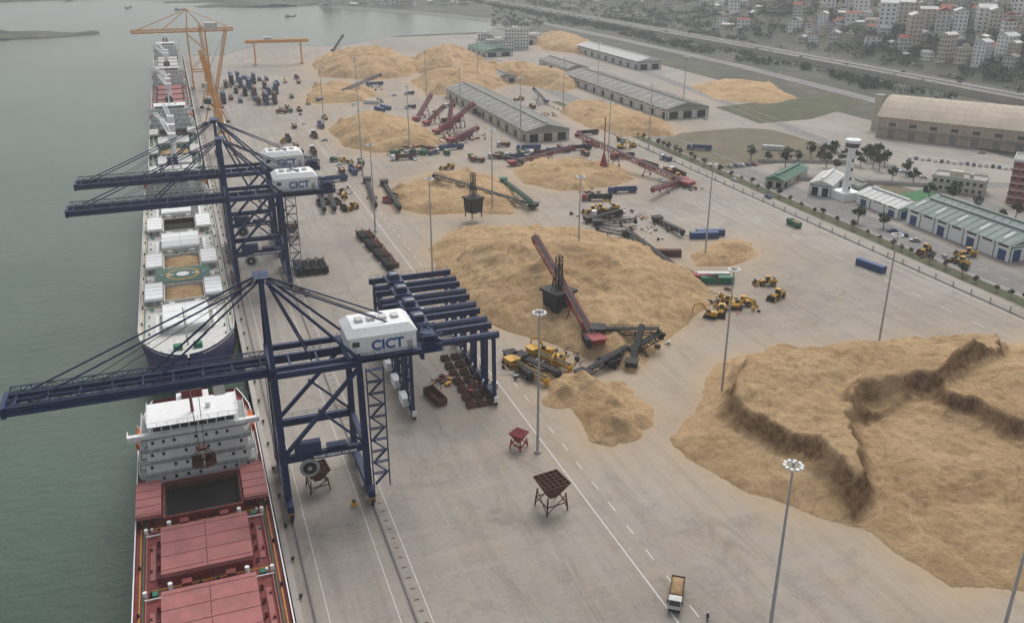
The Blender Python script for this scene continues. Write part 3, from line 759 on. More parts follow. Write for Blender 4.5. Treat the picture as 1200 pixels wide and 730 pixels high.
def rtg_mesh():
    mb=MB(); S=23; H=20.5
    for x in (0,S):
        mb.box(x-.5,x+.5,-5.2,5.2,1.5,2.7,navy)
        for y in (-4.6,-3.0,3.0,4.6): mb.tube((x-.35,y,.8),(x+.35,y,.8),.8,rubber,n=12); mb.tube((x-.4,y,.8),(x+.4,y,.8),.3,white,n=8)
        for s in (-1,1):
            mb.beam((x,s*3.6,2.7),(x,s*3.2,H-1),.8,1.2,navy,.9,1.0); mb.box(x-.6,x+.6,s*5.2-.2,s*5.2+.2,1.2,2.8,white)
        mb.beam((x,-3.2,H-1.4),(x,3.2,H-1.4),.7,.9,navy)
    for s in (-1,1):
        mb.beam((-1.5,s*3.2,H),(S+1.5,s*3.2,H),1.0,1.7,navy); mb.rail((-1,s*4.1,H+.6),(S+1,s*4.1,H+.6),navy2,step=2.5)
        mb.box(-1,S+1,min(s*3.7,s*4.2),max(s*3.7,s*4.2),H+.5,H+.6,navy2)
    mb.box(3,8,-3.6,3.6,H+1,H+1.5,navy2); mb.box(4,7,-2,2,H+1.5,H+3,navy2); mb.tube((4.3,-1.6,H+3.3),(6.7,-1.6,H+3.3),.5,steel,n=10); mb.box(8.2,10,-1,1,H-3,H-.4,white); mb.box(8.1,8.2,-.9,.9,H-2.8,H-1.4,glass)
    mb.box(-2.4,-.6,-2.4,2.4,2.9,5.4,white); mb.box(-1.6,-.6,-2.4,2.4,2.7,2.9,navy)
    mb.box(S+.6,S+1.8,-1.5,1.5,2.9,4.8,offwhite)
    z=2.7
    for k in range(9): mb.beam((-.9,-3.6,z+k*2),(-.9,-2.6,z+k*2+2) if k%2 else (-.9,-4.4,z+k*2+2),.5,.1,navy2)
    return mb.mesh('rubber_tyred_gantry')
rm=rtg_mesh()
for k in range(5): put('rubber_tyred_gantry',rm,(47+k*.3,210+k*11.0,0))
# ------------------------------------------------ ships
def ship(L,B,zd,hull,deck,hatch,hatches,hy,lev,holdfill=None,cranes=(),heli=None,housemat=None,hw_=8.2):
    mb=MB(); housemat=housemat or white
    ys=[0,.8,2,4,7,11,16,22,30,50,90,L-40,L-20,L-10,L-4,L]
    def wd(y): 
        a=B/2*min(1,(max(y,0.02)/24))**.5 if y<24 else B/2
        if y>L-18: a*=1-.22*((y-L+18)/18)**2
        return a
    def ww(y):
        a=B/2*min(1,max(y-5,0.0)/30)**.75 if y<35 else B/2
        if y>L-30: a*=1-.65*((y-L+30)/30)**1.5
        return max(a,.05)
    def zz(y): return zd+3.2*max(0,1-y/24)**1.3
    for i in range(len(ys)-1):
        a,b=ys[i],ys[i+1]
        for s in (-1,1):
            A=[(s*wd(a),a,zz(a)+1.1),(s*wd(b),b,zz(b)+1.1),(s*(wd(b)*.3+ww(b)*.7),b,-2.2),(s*(wd(a)*.3+ww(a)*.7),a,-2.2)]
            mb.add(A,[(0,1,2,3)],hull)
            mb.add([A[3],A[2],(s*ww(b),b,-7),(s*ww(a),a,-7)],[(0,1,2,3)],boot)
            mb.add([(s*(wd(a)-.25),a,zz(a)+1.1),(s*(wd(b)-.25),b,zz(b)+1.1),(s*(wd(b)-.25),b,zz(b)),(s*(wd(a)-.25),a,zz(a))],[(0,1,2,3)],deck)
            mb.add([(s*wd(a),a,zz(a)+1.1),(s*wd(b),b,zz(b)+1.1),(s*(wd(b)-.25),b,zz(b)+1.1),(s*(wd(a)-.25),a,zz(a)+1.1)],[(0,1,2,3)],housemat)
        mb.add([(-wd(a)+.2,a,zz(a)),(wd(a)-.2,a,zz(a)),(wd(b)-.2,b,zz(b)),(-wd(b)+.2,b,zz(b))],[(0,1,2,3)],deck)
    mb.add([(-wd(L),L,zd+1.1),(wd(L),L,zd+1.1),(ww(L),L,-7),(-ww(L),L,-7)],[(0,1,2,3)],hull)
    rs=random.Random(int(L*7+B))
    for (y0,y1,op) in hatches:
        w=hw_; h=zd+1.9
        for q in ((-w,w,y0,y0+.4),(-w,w,y1-.4,y1),(-w,-w+.4,y0+.4,y1-.4),(w-.4,w,y0+.4,y1-.4)): mb.box(*q,zd,h,deck)
        if op:
            mb.box(-w+.4,w-.4,y0+.4,y1-.4,zd+.02,zd+.06,dark)  # flat sheet at deck level, painted dark as the hold's shade
            if holdfill and op==1:
                n=12
                vs=[];fs=[]
                for i in range(n+1):
                    for j in range(n+1):
                        a=i/n*2-1;b=j/n*2-1
                        vs.append((a*(w-.5),(y0+y1)/2+b*(y1-y0-1)/2,zd+.1+2.0*max(0,(1-a*a)*(1-b*b))**.6+rs.uniform(0,.35)))
                for i in range(n):
                    for j in range(n): o=i*(n+1)+j; fs.append((o,o+1,o+n+2,o+n+1))
                mb.add(vs,fs,holdfill,True)
            else:
                for q in ((-w+.4,-w+.7,y0+.4,y1-.4),(w-.7,w-.4,y0+.4,y1-.4)): mb.box(*q,zd+.1,h-.4,black)
                mb.box(-w+.7,w-.7,y1-.9,y1-.4,zd+.1,h-.3,rust)
            pw=min(B/2-w-.5,5.5)
            for s in (-1,1):
                x0,x1=sorted((s*(w+.2),s*(w+.2+pw)))
                mb.box(x0,x1,y0+.3,y1-.3,h+.1,h+1.0,hatch)
                for k in range(5): mb.box(x0+.1,x1-.1,y0+1+k*(y1-y0-2)/4-.1,y0+1+k*(y1-y0-2)/4+.1,h+1.0,h+1.12,hatch)
                for k in range(3): mb.box((x0+x1)/2-.2,(x0+x1)/2+.2,y0+1+k*5,y0+1.4+k*5,zd,h+.1,deck)
        else:
            mb.box(-w-.3,-.05,y0-.2,y1+.2,h,h+.9,hatch); mb.box(.05,w+.3,y0-.2,y1+.2,h,h+.9,hatch)
            for k in range(4): mb.box(-w-.2,w+.2,y0+1+k*(y1-y0-2)/3-.08,y0+1+k*(y1-y0-2)/3+.08,h+.9,h+1.0,hatch)
            for s in (-1,1):
                for k in range(4): mb.box(s*(w+1)-.3,s*(w+1)+.3,y0+1+k*4,y0+1.5+k*4,zd,zd+1.2,deck); mb.beam((s*(w+.35),y0+3+k*3,zd),(s*(w+.35),y0+3+k*3,h),.15,.3,deck)
                mb.box(s*(w+2.1)-.5,s*(w+2.1)+.5,y0+2,y1-2,zd+.02,zd+.25,hatch)
    ed=[(hatches[i][1],hatches[i+1][0]) for i in range(len(hatches)-1)]
    for a,b in ed:
        m=(a+b)/2
        mb.tube((-B/2+2,m-1.2,zd+.5),(B/2-2,m-1.2,zd+.5),.14,housemat,n=6); mb.tube((-B/2+2,m+1.3,zd+.4),(B/2-2,m+1.3,zd+.4),.1,yellow,n=6)
        for s in (-1,1):
            mb.box(s*4-.9,s*4+.9,m-.7,m+.7,zd,zd+2.2,deck); mb.tube((s*7,m,zd),(s*7,m,zd+2.4),.35,housemat,.45,8); mb.tube((s*(B/2-2.2),m,zd),(s*(B/2-2.2),m,zd+1.5),.4,housemat)
            mb.box(s*(B/2-4)-.5,s*(B/2-4)+.5,m-.6,m+.6,zd,zd+.8,green if rs.random()<.5 else deck)
            mb.tube((s*1.6,m,zd),(s*1.6,m,zd+1.6),.3,black,n=8)
    for s in (-1,1):
        mb.tube((s*(B/2-1.8),20,zd+.5),(s*(B/2-1.8),hy-1,zd+.5),.12,green,n=6); mb.tube((s*(B/2-2.3),20,zd+.45),(s*(B/2-2.3),hy-1,zd+.45),.14,housemat if deck is not shipred else hatch,n=6)
        mb.box(s*(B/2-1.1)-.1,s*(B/2-1.1)+.1,22,hy,zd+.01,zd+.03,yellow)
        for k in range(int(hy/7)): mb.box(s*(B/2-3.2)-.25,s*(B/2-3.2)+.25,20+k*7,20.6+k*7,zd,zd+rs.uniform(.4,1.1),rs.choice([deck,housemat,green,rust]))
        for k in range(int(L/14)): 
            y=8+k*14
            if y<L-6: mb.tube((s*(wd(y)-1),y,zz(y)),(s*(wd(y)-1),y,zz(y)+.8),.25,black,n=6)
    if heli:
        mb.box(-9,9,heli-7.5,heli+7.5,zd+1.7,zd+2.1,deckgreen); mb.tube((0,heli,zd+2.1),(0,heli,zd+2.13),5.6,yellow,n=28); mb.tube((0,heli,zd+2.13),(0,heli,zd+2.16),4.8,deckgreen,n=28); mb.tube((0,heli,zd+2.16),(0,heli,zd+2.18),2.2,white,n=16)
    mb.box(-4,-1.5,9,11,zd+1.5,zd+3.2,green); mb.box(1.5,4,9,11,zd+1.5,zd+3.2,green); mb.tube((0,14,zd),(0,14,zd+13),.35,housemat,.15,8); mb.beam((-2,14,zd+10),(2,14,zd+10),.15,.15,housemat)
    y0=hy; fh=2.8; dep=14
    for f in range(lev):
        w=B/2-2-.5*f; yy=y0+.5*f; z=zd+f*fh
        if f==lev-1: w=B/2-5
        mb.box(-w,w,yy,y0+dep-.6*f,z,z+fh,housemat)
        mb.box(-w-1.0,w+1.0,yy-.9,y0+dep-.6*f+.9,z+fh-.12,z+fh+.02,deckgrey if f<lev-1 else housemat)
        n=9
        for k in range(n):
            x=-w+(k+.5)*2*w/n
            if f==lev-1: mb.box(x-w/n*.85,x+w/n*.85,yy-.06,yy+.02,z+1.2,z+2.3,glass)
            elif (k*7+f*3)%5: mb.box(x-.3,x+.3,yy-.06,yy+.02,z+1.1,z+1.9,glass)
        for s in (-1,1):
            for k in range(4): mb.box(s*w-.05,s*w+.05,yy+1.5+k*2.8,yy+2.2+k*2.8,z+1.1,z+2,glass)
        mb.rail((-w-1,yy-.85,z+fh),(w+1,yy-.85,z+fh),housemat,step=2,t=.09)
        for s in (-1,1): 
            mb.rail((s*(w+1),yy-.85,z+fh),(s*(w+1),y0+dep-.6*f,z+fh),housemat,step=2,t=.09)
            mb.beam((s*(w+.7),y0+3,z),(s*(w+.7),y0+6.5,z+fh),.7,.15,housemat)
    zt=zd+lev*fh; zb=zt-fh
    mb.box(-B/2-.3,B/2+.3,y0+1.2,y0+4.2,zb-.15,zb+.05,housemat)
    mb.box(-B/2-.3,B/2+.3,y0+1.1,y0+1.25,zb+.05,zb+1.1,housemat); 
    for s in (-1,1): mb.box(s*(B/2+.3)-.08,s*(B/2+.3)+.08,y0+1.25,y0+4.2,zb+.05,zb+1.1,housemat); mb.tube((s*(B/2-1),y0+2.5,zb-.1),(s*(B/2-3),y0+2.5,zb-3.8),.18,housemat)
    mb.tube((0,y0+6,zt),(0,y0+6,zt+8),.4,hatch if hatch is hatchred else housemat,.2,8); mb.beam((-2.4,y0+6,zt+5.5),(2.4,y0+6,zt+5.5),.2,.2,housemat); mb.beam((-1.5,y0+5.6,zt+7),(1.5,y0+5.6,zt+7),.35,.35,housemat); mb.tube((3.5,y0+7,zt),(3.5,y0+7,zt+1.2),.6,housemat,n=10)
    mb.taper(-4,4,y0+dep+1,y0+dep+8,zd,zd+lev*fh*.8,.3,.3,housemat); mb.taper(-2.4,2.4,y0+dep+2,y0+dep+7,zd+lev*fh*.8,zt+2,.2,.4,hull); mb.box(-2.3,2.3,y0+dep+2.3,y0+dep+6.6,zt+2,zt+2.6,black)
    for k in (-1,0,1): mb.tube((k*1.1,y0+dep+4.5,zt+2.6),(k*1.1,y0+dep+4.8,zt+4),.3,black)
    for s in (-1,1):
        c=(s*(B/2-1.6),y0+dep-3)
        mb.extr([(c[0]-1.1,zd+6.4),(c[0]-.8,zd+5.4),(c[0]+.8,zd+5.4),(c[0]+1.1,zd+6.4),(c[0]+.7,zd+7.4),(c[0]-.7,zd+7.4)],c[1]-3.6,c[1]+3.6,lifeorange)
        for k in (-2.5,2.5): mb.beam((s*(B/2-3),c[1]+k,zd+3),(s*(B/2-1),c[1]+k,zd+8.4),.3,.3,housemat)
    for k in range(4): mb.tube((-6+k*4,L-5,zd),(-6+k*4,L-5,zd+1.1),.5,green,n=10)
    for (yc,side,ang) in cranes:
        mb.tube((0,yc,zd),(0,yc,zd+10),1.4,housemat,1.2,12); mb.box(-2,2,yc-2,yc+2,zd+10,zd+14,housemat)
        e=(math.cos(ang)*14,yc+math.sin(ang)*24,zd+17)
        mb.truss((0,yc,zd+11.5),e,1.6,1.4,9,housemat,.3); mb.tube((0,yc,zd+14),e,.1,black,n=4)
    return mb
cx=-7.6
mb=ship(190,27.6,5,boot,shipred,hatchred,[(28,44,0),(50,66,0),(72,87,0),(93,108,0),(113.5,128.5,0),(133.5,147.5,1)],150,5)
mb.obj('bulk_carrier_ship',(cx+.4,38,0))
mb=ship(212,28.4,7,hullpurple,offwhite,white,[(26,44,0),(50,66,1),(82,98,1),(104,122,0),(128,146,2),(152,170,0)],178,5,holdfill=chips,heli=74,hw_=6.5,housemat=offwhite)
mb.obj('bulk_carrier_ship',(cx-.2,243,0))
mb=ship(170,27,6,hulldark,deckgreen,offwhite,[(24,42,0),(50,68,1),(76,94,0),(102,120,2)],132,5,holdfill=chips,cranes=[(46,1,1.9),(72,2,2.2),(98,1,1.8)],housemat=white)
mb.obj('cargo_ship',(cx,468,0))
mb=ship(165,26,6,hulldark,shipred,hatchred,[(24,42,0),(48,66,0),(72,90,0),(96,114,0)],126,5,cranes=[(45,2,2.0),(69,1,1.8),(93,2,2.3)],housemat=white)
mb.obj('cargo_ship',(cx,650,0))
mb=ship(160,25,6,boot,deckgrey,offwhite,[(24,42,0),(48,66,0),(72,90,0),(96,112,0)],122,5,cranes=[(45,1,2.2),(69,1,2.0)],housemat=white)
mb.obj('cargo_ship',(cx,835,0))
for u,v,a in [(80,2,.2),(150,10,1.2),(210,12,.3),(340,20,.5)]:
    mb=MB(); mb.extr([(-8,0),(-9,2),(9,2),(11,3),(8,0)],-2.4,2.4,hulldark); mb.box(-7,-3,-1.8,1.8,2,5,white); mb.box(-6.8,-3.2,-1.85,1.85,3.4,4.4,glass); mb.tube((-5,0,5),(-5,0,8),.1,steel)
    mb.obj('harbour_boat',(*P(u,v,WZ),WZ-.5),a)
# ------------------------------------------------ orange harbour cranes
mb=MB()
for x in (0,14):
    mb.box(x-.7,x+.7,-9,9,1,2.4,orange)
    for s in (-1,1): mb.beam((x,s*7.5,2.4),(x,s*5.5,44),1.0,1.0,orange)
    for z in (14,29): mb.beam((x,-7,z),(x,7,z),.6,.8,orange)
    mb.beam((x,-6,44),(x,6,44),.9,1.1,orange)
for s in (-1,1):
    mb.beam((0,s*7.2,14),(14,s*7.2,14),.7,.9,orange); mb.beam((0,s*7,15),(14,s*6.4,28),.45,.45,orange); mb.beam((14,s*6.6,29),(0,s*5.7,43),.45,.45,orange)
    mb.truss((-42,s*2.4,46),(36,s*2.4,46),1.2,2.4,26,orange,.45)
    mb.beam((0,s*5.5,45),(2,s*1.2,62),.6,.6,orange); mb.beam((2,s*1.2,62),(14,s*5.5,46),.5,.5,orange)
    mb.tube((2,s*1.2,62),(-38,s*2.4,47),.2,orange); mb.tube((2,s*1.2,62),(-18,s*2.4,47),.2,orange); mb.tube((2,s*1.2,62),(34,s*2.4,47),.2,orange)
for x in range(-42,37,6): mb.beam((x,-2.4,46),(x,2.4,46),.35,.5,orange)
mb.box(14,24,-4,4,47.2,51.5,offwhite)
for i in range(5): mb.beam((14.5,-8.6,3+i*8),(18,-8.6,7+i*8),.6,.15,orange); mb.beam((18,-8.6,7+i*8),(14.5,-8.6,11+i*8),.6,.15,orange)
put('orange_gantry_crane',mb.mesh('orange_gantry_crane'),(11,800,0))
mb=MB()
for x in (-5,5):
    for y in (-5,5): mb.beam((x,y,1),(x*.5,y*.5,12),.7,.7,orange); mb.box(x-.8,x+.8,y-2,y+2,0,1.4,black)
mb.tube((0,0,12),(0,0,14),2.4,orange,n=14); mb.box(-2.4,2.4,-3,5,14,18,offwhite); mb.truss((0,1,18),(0,2,34),1.8,1.8,8,orange,.3)
mb.truss((0,-2,17),(-7,-12,60),1.6,1.6,22,orange,.28); mb.tube((0,2,34),(-7,-12,60),.12,black,n=4); mb.box(-2.2,2.2,5,7,14,17,black); mb.beam((0,2,34),(0,6,18),.3,.3,orange)
hm=mb.mesh('harbour_portal_crane')
put('harbour_portal_crane',hm,(20,545,0)); put('harbour_portal_crane',hm,(20,640,0),2.4); put('harbour_portal_crane',hm,(20,700,0),.4)
mb=MB()
for x in (0,44):
    mb.box(x-1,x+1,-8,8,.5,2,orange)
    for s in (-1,1): mb.beam((x,s*6,2),(x,s*2.5,20),1.3,1.3,orange)
for s in (-1,1): mb.beam((-8,s*2.5,21.5),(52,s*2.5,21.5),1.4,2.8,orange)
for x in range(-8,53,6): mb.beam((x,-2.5,21.5),(x,2.5,21.5),.5,.6,orange)
mb.box(10,17,-3,3,23,25.5,offwhite)
put('yard_gantry_crane',mb.mesh('yard_gantry_crane'),(*P(300,76),0),-.1)
# ------------------------------------------------ conveyors
def conveyor(p,q,mat,w=1.6,h=1.6,belt=black,name='belt_conveyor',leg=.62,t=.22):
    mb=MB(); p=Vector(p);q=Vector(q); L=(q-p).length
    mb.truss(p,q,w,h,max(4,int(L/2.2)),mat,t)
    up=Vector((0,0,h/2+.12)); mb.beam(p+up,q+up,w*.85,.16,belt)
    if w>1.2: mb.rail(p+Vector((0,0,h/2)),q+Vector((0,0,h/2)),mat,t=.08,step=2.5)
    d=(q-p); a=Vector((-d.y,d.x,0)).normalized()
    for f in ((leg,leg*.55) if L>20 else (leg,)):
        c=p+d*f
        if c.z>1.6:
            g=c.z-h/2
            for s in (-1,1):
                b=Vector((c.x,c.y,.6))+a*s*(w*.9+.6); mb.beam(b,Vector((c.x,c.y,g))+a*s*w*.4,t*1.3,t*1.3,mat)
                mb.tube(b-a*.25-Vector((0,0,.05)),b+a*.25-Vector((0,0,.05)),.55,rubber,n=10)
            mb.beam(Vector((c.x,c.y,g*.5))+a*(w*.6),Vector((c.x,c.y,g*.5))-a*(w*.6),t,t,mat)
    mb.rbox((p.x,p.y,max(p.z,.8)+.7),(w*2.1,w*2.1,1.6),math.atan2(d.y,d.x),mat); mb.rbox((p.x,p.y,max(p.z,.8)+1.6),(w*2.5,w*2.5,.25),math.atan2(d.y,d.x),mat)
    mb.tube(q-a*w*.6,q+a*w*.6,.5,mat,n=10); mb.rbox((q.x,q.y,q.z-.9),(1.2,1.2,1.3),0,mat)
    for s in (-1,1):
        b=Vector((p.x,p.y,.5))+a*s*w; mb.tube(b-a*.2,b+a*.2,.5,rubber,n=10)
    return mb.obj(name,center=True)
conveyor(P3(698,400,4),P3(627,279,20),red,2.2,2.0)
conveyor(P3(672,368,1.2),P3(690,402,5),black)
conveyor(P3(682,440,1),P3(735,408,4),black); conveyor(P3(715,425,1),P3(775,392,5),black,2,1.8); conveyor(P3(700,388,5),P3(772,388,6),black,2,2); conveyor(P3(740,428,1),P3(752,383,7),black)
conveyor(P3(625,242,1.2),P3(508,206,9),black,1.8,1.6); conveyor(P3(590,212,1.2),P3(622,236,5),green,1.6,1.4)
conveyor(P3(806,216,1.2),P3(676,158,13),red,2.6,2.2); conveyor(P3(800,212,1.2),P3(765,222,5),red,2,1.8)
conveyor(P3(802,322,1),P3(735,272,4),black,2,1.8); conveyor(P3(735,275,1),P3(700,268,5),black)
conveyor(P3(375,118,1.5),P3(446,88,14),blue,2,1.6); conveyor(P3(640,120,1.2),P3(625,104,12),blue); conveyor(P3(390,60,1.5),P3(402,42,16),black)
conveyor(P3(600,192,1.2),P3(672,172,6),red,1.8,1.6)
for u,v,u2,v2,z in [(488,140,505,112,12),(500,145,520,125,10),(520,150,555,122,14),(512,155,540,135,10),(528,165,560,150,6),(525,148,530,118,14)]:
    conveyor(P3(u,v,1.2),P3(u2,v2,z),red,2.2,2.0,t=.35)
for u,v,u2,v2 in [(600,425,640,445),(610,420,655,438),(625,412,668,430),(598,418,622,440)]:
    conveyor(P3(u,v,.9),P3(u2,v2,2.2),random.choice([yellow,black]),1.6,1.2,name='mobile_conveyor')
for u,v,u2,v2 in [(450,215,468,243),(374,222,380,245),(385,220,392,244),(430,212,440,240),(700,262,745,258),(690,258,725,248),(585,182,612,190),(770,258,800,272)]:
    conveyor(P3(u,v,.9),P3(u2,v2,2.5),black,1.8,1.4,name='mobile_conveyor')
def mast_hopper(u,v,sz,h,mat,name='loading_hopper_tower'):
    mb=MB()
    for sx in (-1,1):
        for s_ in (-1,1): mb.beam((sx*sz,s_*sz,0),(sx*sz*.9,s_*sz*.9,h*.45),.4,.4,mat)
    mb.taper(-sz*1.1,sz*1.1,-sz*1.1,sz*1.1,h*.12,h*.42,-.3,-.3,mat); mb.box(-sz*1.4,sz*1.4,-sz*1.4,sz*1.4,h*.42,h*.46,mat)
    mb.truss((0,0,h*.46),(0,0,h),1.6,1.6,7,mat,.22)
    for s_ in (-1,1): mb.beam((s_*sz,0,h*.45),(0,0,h*.9),.2,.2,mat)
    mb.obj(name,(*P(u,v,2),2),.3)
mast_hopper(654,370,3.2,21,black); mast_hopper(555,254,2.6,20,black); 
mb=MB(); mb.tube((0,0,0),(0,0,11),3.2,red,.5,8); mb.tube((0,0,11),(0,0,30),.3,red); mb.box(-3.5,3.5,-3.5,3.5,0,1,red); mb.obj('red_mast_hopper',(*P(707,203),0))
def hopper(u,v,s,h,mat,rot=0):
    mb=MB()
    for sx in (-1,1):
        for s_ in (-1,1): mb.beam((sx*s,s_*s,0),(sx*s*.85,s_*s*.85,h*.62),.28,.28,mat)
        mb.beam((sx*s,-s,.5),(sx*s*.87,s*.87,h*.55),.16,.16,mat); mb.beam((-s,sx*s,.5),(s*.87,sx*s*.87,h*.55),.16,.16,mat); mb.beam((sx*s*.95,-s,h*.3),(sx*s*.95,s,h*.3),.2,.2,mat); mb.beam((-s,sx*s*.95,h*.3),(s,sx*s*.95,h*.3),.2,.2,mat)
    b,t=s*.35,s*1.15
    vs=[(-b,-b,h*.42),(b,-b,h*.42),(b,b,h*.42),(-b,b,h*.42),(-t,-t,h),(t,-t,h),(t,t,h),(-t,t,h)]
    mb.add(vs,[(0,1,5,4),(1,2,6,5),(2,3,7,6),(3,0,4,7)],mat)
    for k in range(6):
        x=-t+2*t*k/5; mb.beam((x,-t,h+.05),(x,t,h+.05),.16,.2,mat); mb.beam((-t,x,h+.06),(t,x,h+.06),.16,.2,mat)
    return mb.obj('cargo_hopper',(*P(u,v),0),rot)
hopper(646,594,2.7,7.2,rust,.15); hopper(373,571,2.3,5.5,rust,.1); hopper(608,524,1.6,4.2,red,.6); hopper(343,279,2.2,5.5,rust)
# ------------------------------------------------ steel stacks, racks, containers
def rack_stack(u,v,w,l,n,mat,rot=0,name='flat_rack_stack'):
    mb=MB()
    for k in range(n):
        z=.2+k*.9
        mb.box(-w/2,w/2,-l/2,l/2,z,z+.3,mat)
        for i in range(int(l/1.5)): mb.box(-w/2-.05,w/2+.05,-l/2+i*1.5,-l/2+i*1.5+.25,z+.3,z+.55,mat)
        for sx in (-1,1):
            for s_ in (-1,1): mb.box(sx*w/2-.2,sx*w/2+.2,s_*l/2-.2,s_*l/2+.2,z+.3,z+.9,mat)
    return mb.obj(name,(*P(u,v),0),rot)
for du in (0,1,2,3): rack_stack(350+du*9.5,318-du*1,2.4,12,3,black)
for i in range(4):
    rack_stack(424+i*10,280+i*11,2.6,9,3,black,.05); rack_stack(433+i*9,277+i*11,2.6,9,2,rust,.05)
for c in range(3):
    for r in range(7):
        x,y=P(522+r*5+c*12,422+r*9-c*2)
        mb=MB()
        for k in range(4): mb.box(-1.2,1.2,-1.2+k*.75,-.9+k*.75,0,.9+.3*(k%2),rust)
        mb.box(-1.3,-1.05,-1.4,1.4,.3,.6,black); mb.box(1.05,1.3,-1.4,1.4,.3,.6,black)
        mb.obj('steel_frame_stack',(x,y,0),R(-.1,.1))
def trough(u,v,w,l,h,mat,rot,name):
    mb=MB(); mb.box(-w/2,w/2,-l/2,l/2,.3,.45,mat)
    for s in (-1,1):
        mb.box(*sorted((s*w/2,s*(w/2-.12))),-l/2,l/2,.45,h,mat); mb.box(-w/2+.12,w/2-.12,*sorted((s*l/2,s*(l/2-.12))),.45,h,mat)
        for k in range(int(l/1.2)): mb.box(*sorted((s*w/2,s*(w/2+.1))),-l/2+.4+k*1.2,-l/2+.6+k*1.2,.3,h,mat)
        mb.box(-w/2+.3,w/2-.3,s*l*.35-.3,s*l*.35+.3,0,.3,black)
    return mb.obj(name,(*P(u,v),0),rot)
trough(510,468,3,9,2.2,rust,.2,'open_top_bin')
for u,v,r in [(375,240,0),(382,238,0),(395,238,.1),(404,246,.1),(402,228,0),(332,225,.2),(455,237,.2),(463,232,.2)]: trough(u,v,2.4,8,1.8,random.choice([black,rust,red]),r,'open_top_bin')
def container_mesh(mat):
    mb=MB(); mb.box(-1.2,1.2,-6,6,.1,2.7,mat)
    for k in range(28):
        y=-5.8+k*.42; mb.box(-1.25,1.25,y,y+.18,.2,2.6,mat)
    for sx in (-1,1):
        for s in (-1,1): mb.box(sx*1.2-.12,sx*1.2+.12,s*6-.12,s*6+.12,0,2.8,mat)
    return mb.mesh('shipping_container')
CM=[container_mesh(m) for m in (blue,red,green,offwhite,navy2,rust)]
for u,v,r,c in [(825,279,1.3,0),(832,276,1.3,0),(445,130,.3,0),(452,128,.3,0),(436,122,1,3),(840,332,1.2,2),(835,327,1.2,3),(822,330,.9,1),(255,150,0,3),(300,118,0,0),(780,300,1.2,5),(1020,315,.2,0),(905,176,.9,3)]:
    put('shipping_container',CM[c],(*P(u,v),0),r)
for k in range(34):
    u=R(255,325); v=R(92,122); x,y=P(u,v); c=random.choice([0,4,4,4,4,5]); x=round(x/6)*6;y=round(y/15)*15
    for z in range(random.choice([1,2,3])): put('shipping_container',CM[c],(x,y,z*2.8),0)
# ------------------------------------------------ vehicles
def loader_mesh(mat=yellow):
    mb=MB()
    mb.extr([(-3.9,1.1),(-4,2.3),(-3.4,2.5),(-1.2,2.6),(-.6,2.2),(-.6,1.0)],-1.2,1.2,mat,'x'); mb.box(-1.0,1.0,-.6,1.6,.9,1.6,black)
    mb.extr([(.2,1.1),(.2,2.0),(1.4,2.1),(2.2,1.5),(2.2,1.0)],-.8,.8,mat,'x')
    mb.taper(-.85,.85,-1.5,.2,2.2,3.5,.12,.15,glass); mb.box(-.95,.95,-1.6,.25,3.5,3.65,mat); mb.tube((.6,-2.8,2.5),(.6,-2.8,3.3),.08,black); mb.box(-.8,.8,-3.6,-2.2,2.5,2.62,black)
    for s in (-1,1): mb.beam((s*.65,1.0,2.0),(s*.65,3.4,.9),.22,.45,mat); mb.tube((s*.65,.8,1.5),(s*.65,2.8,1.2),.09,steel)
    mb.extr([(3.2,.3),(3.1,1.5),(3.6,1.9),(3.5,.5),(4.7,.2),(4.7,.1),(3.3,.1)],-1.65,1.65,black,'x')
    for s in (-1,1): mb.extr([(3.2,.1),(3.1,1.5),(3.7,1.9),(4.7,.15)],*sorted((s*1.65,s*1.7)),mat,'x')
    for x in (-1.25,1.25):
        for y in (-2.6,1.4): wheel(mb,x,y,.85,.65,mat)
    return mb.mesh('wheel_loader')
def excavator_mesh(mat=yellow):
    mb=MB()
    for s in (-1,1):
        mb.extr([(-2.2,.35),(-1.9,0),(1.9,0),(2.2,.35),(2.2,.6),(1.9,.9),(-1.9,.9),(-2.2,.6)],*sorted((s*.8,s*1.4)),black,'x')
    mb.tube((0,0,.8),(0,0,1.2),.8,black,n=12); mb.box(-1.3,1.3,-2.4,1.2,1.2,2.1,mat); mb.box(-1.2,.1,-2.3,-.4,2.1,2.5,mat); mb.taper(-1.25,-.35,-.3,1.2,2.1,3.1,.08,.12,glass)
    mb.beam((.3,1,1.9),(.3,3.2,4.6),.4,.7,mat); mb.beam((.3,3.2,4.6),(.3,5.6,3.8),.4,.55,mat); mb.beam((.3,5.6,3.9),(.3,6.1,1.2),.3,.4,mat)
    mb.extr([(5.7,1.2),(6.5,1.2),(6.4,.4),(5.6,.2),(5.3,.7)],-.3,.9,mat,'x'); mb.tube((.3,.9,1.6),(.3,2.6,3.5),.1,steel)
    return mb.mesh('excavator')
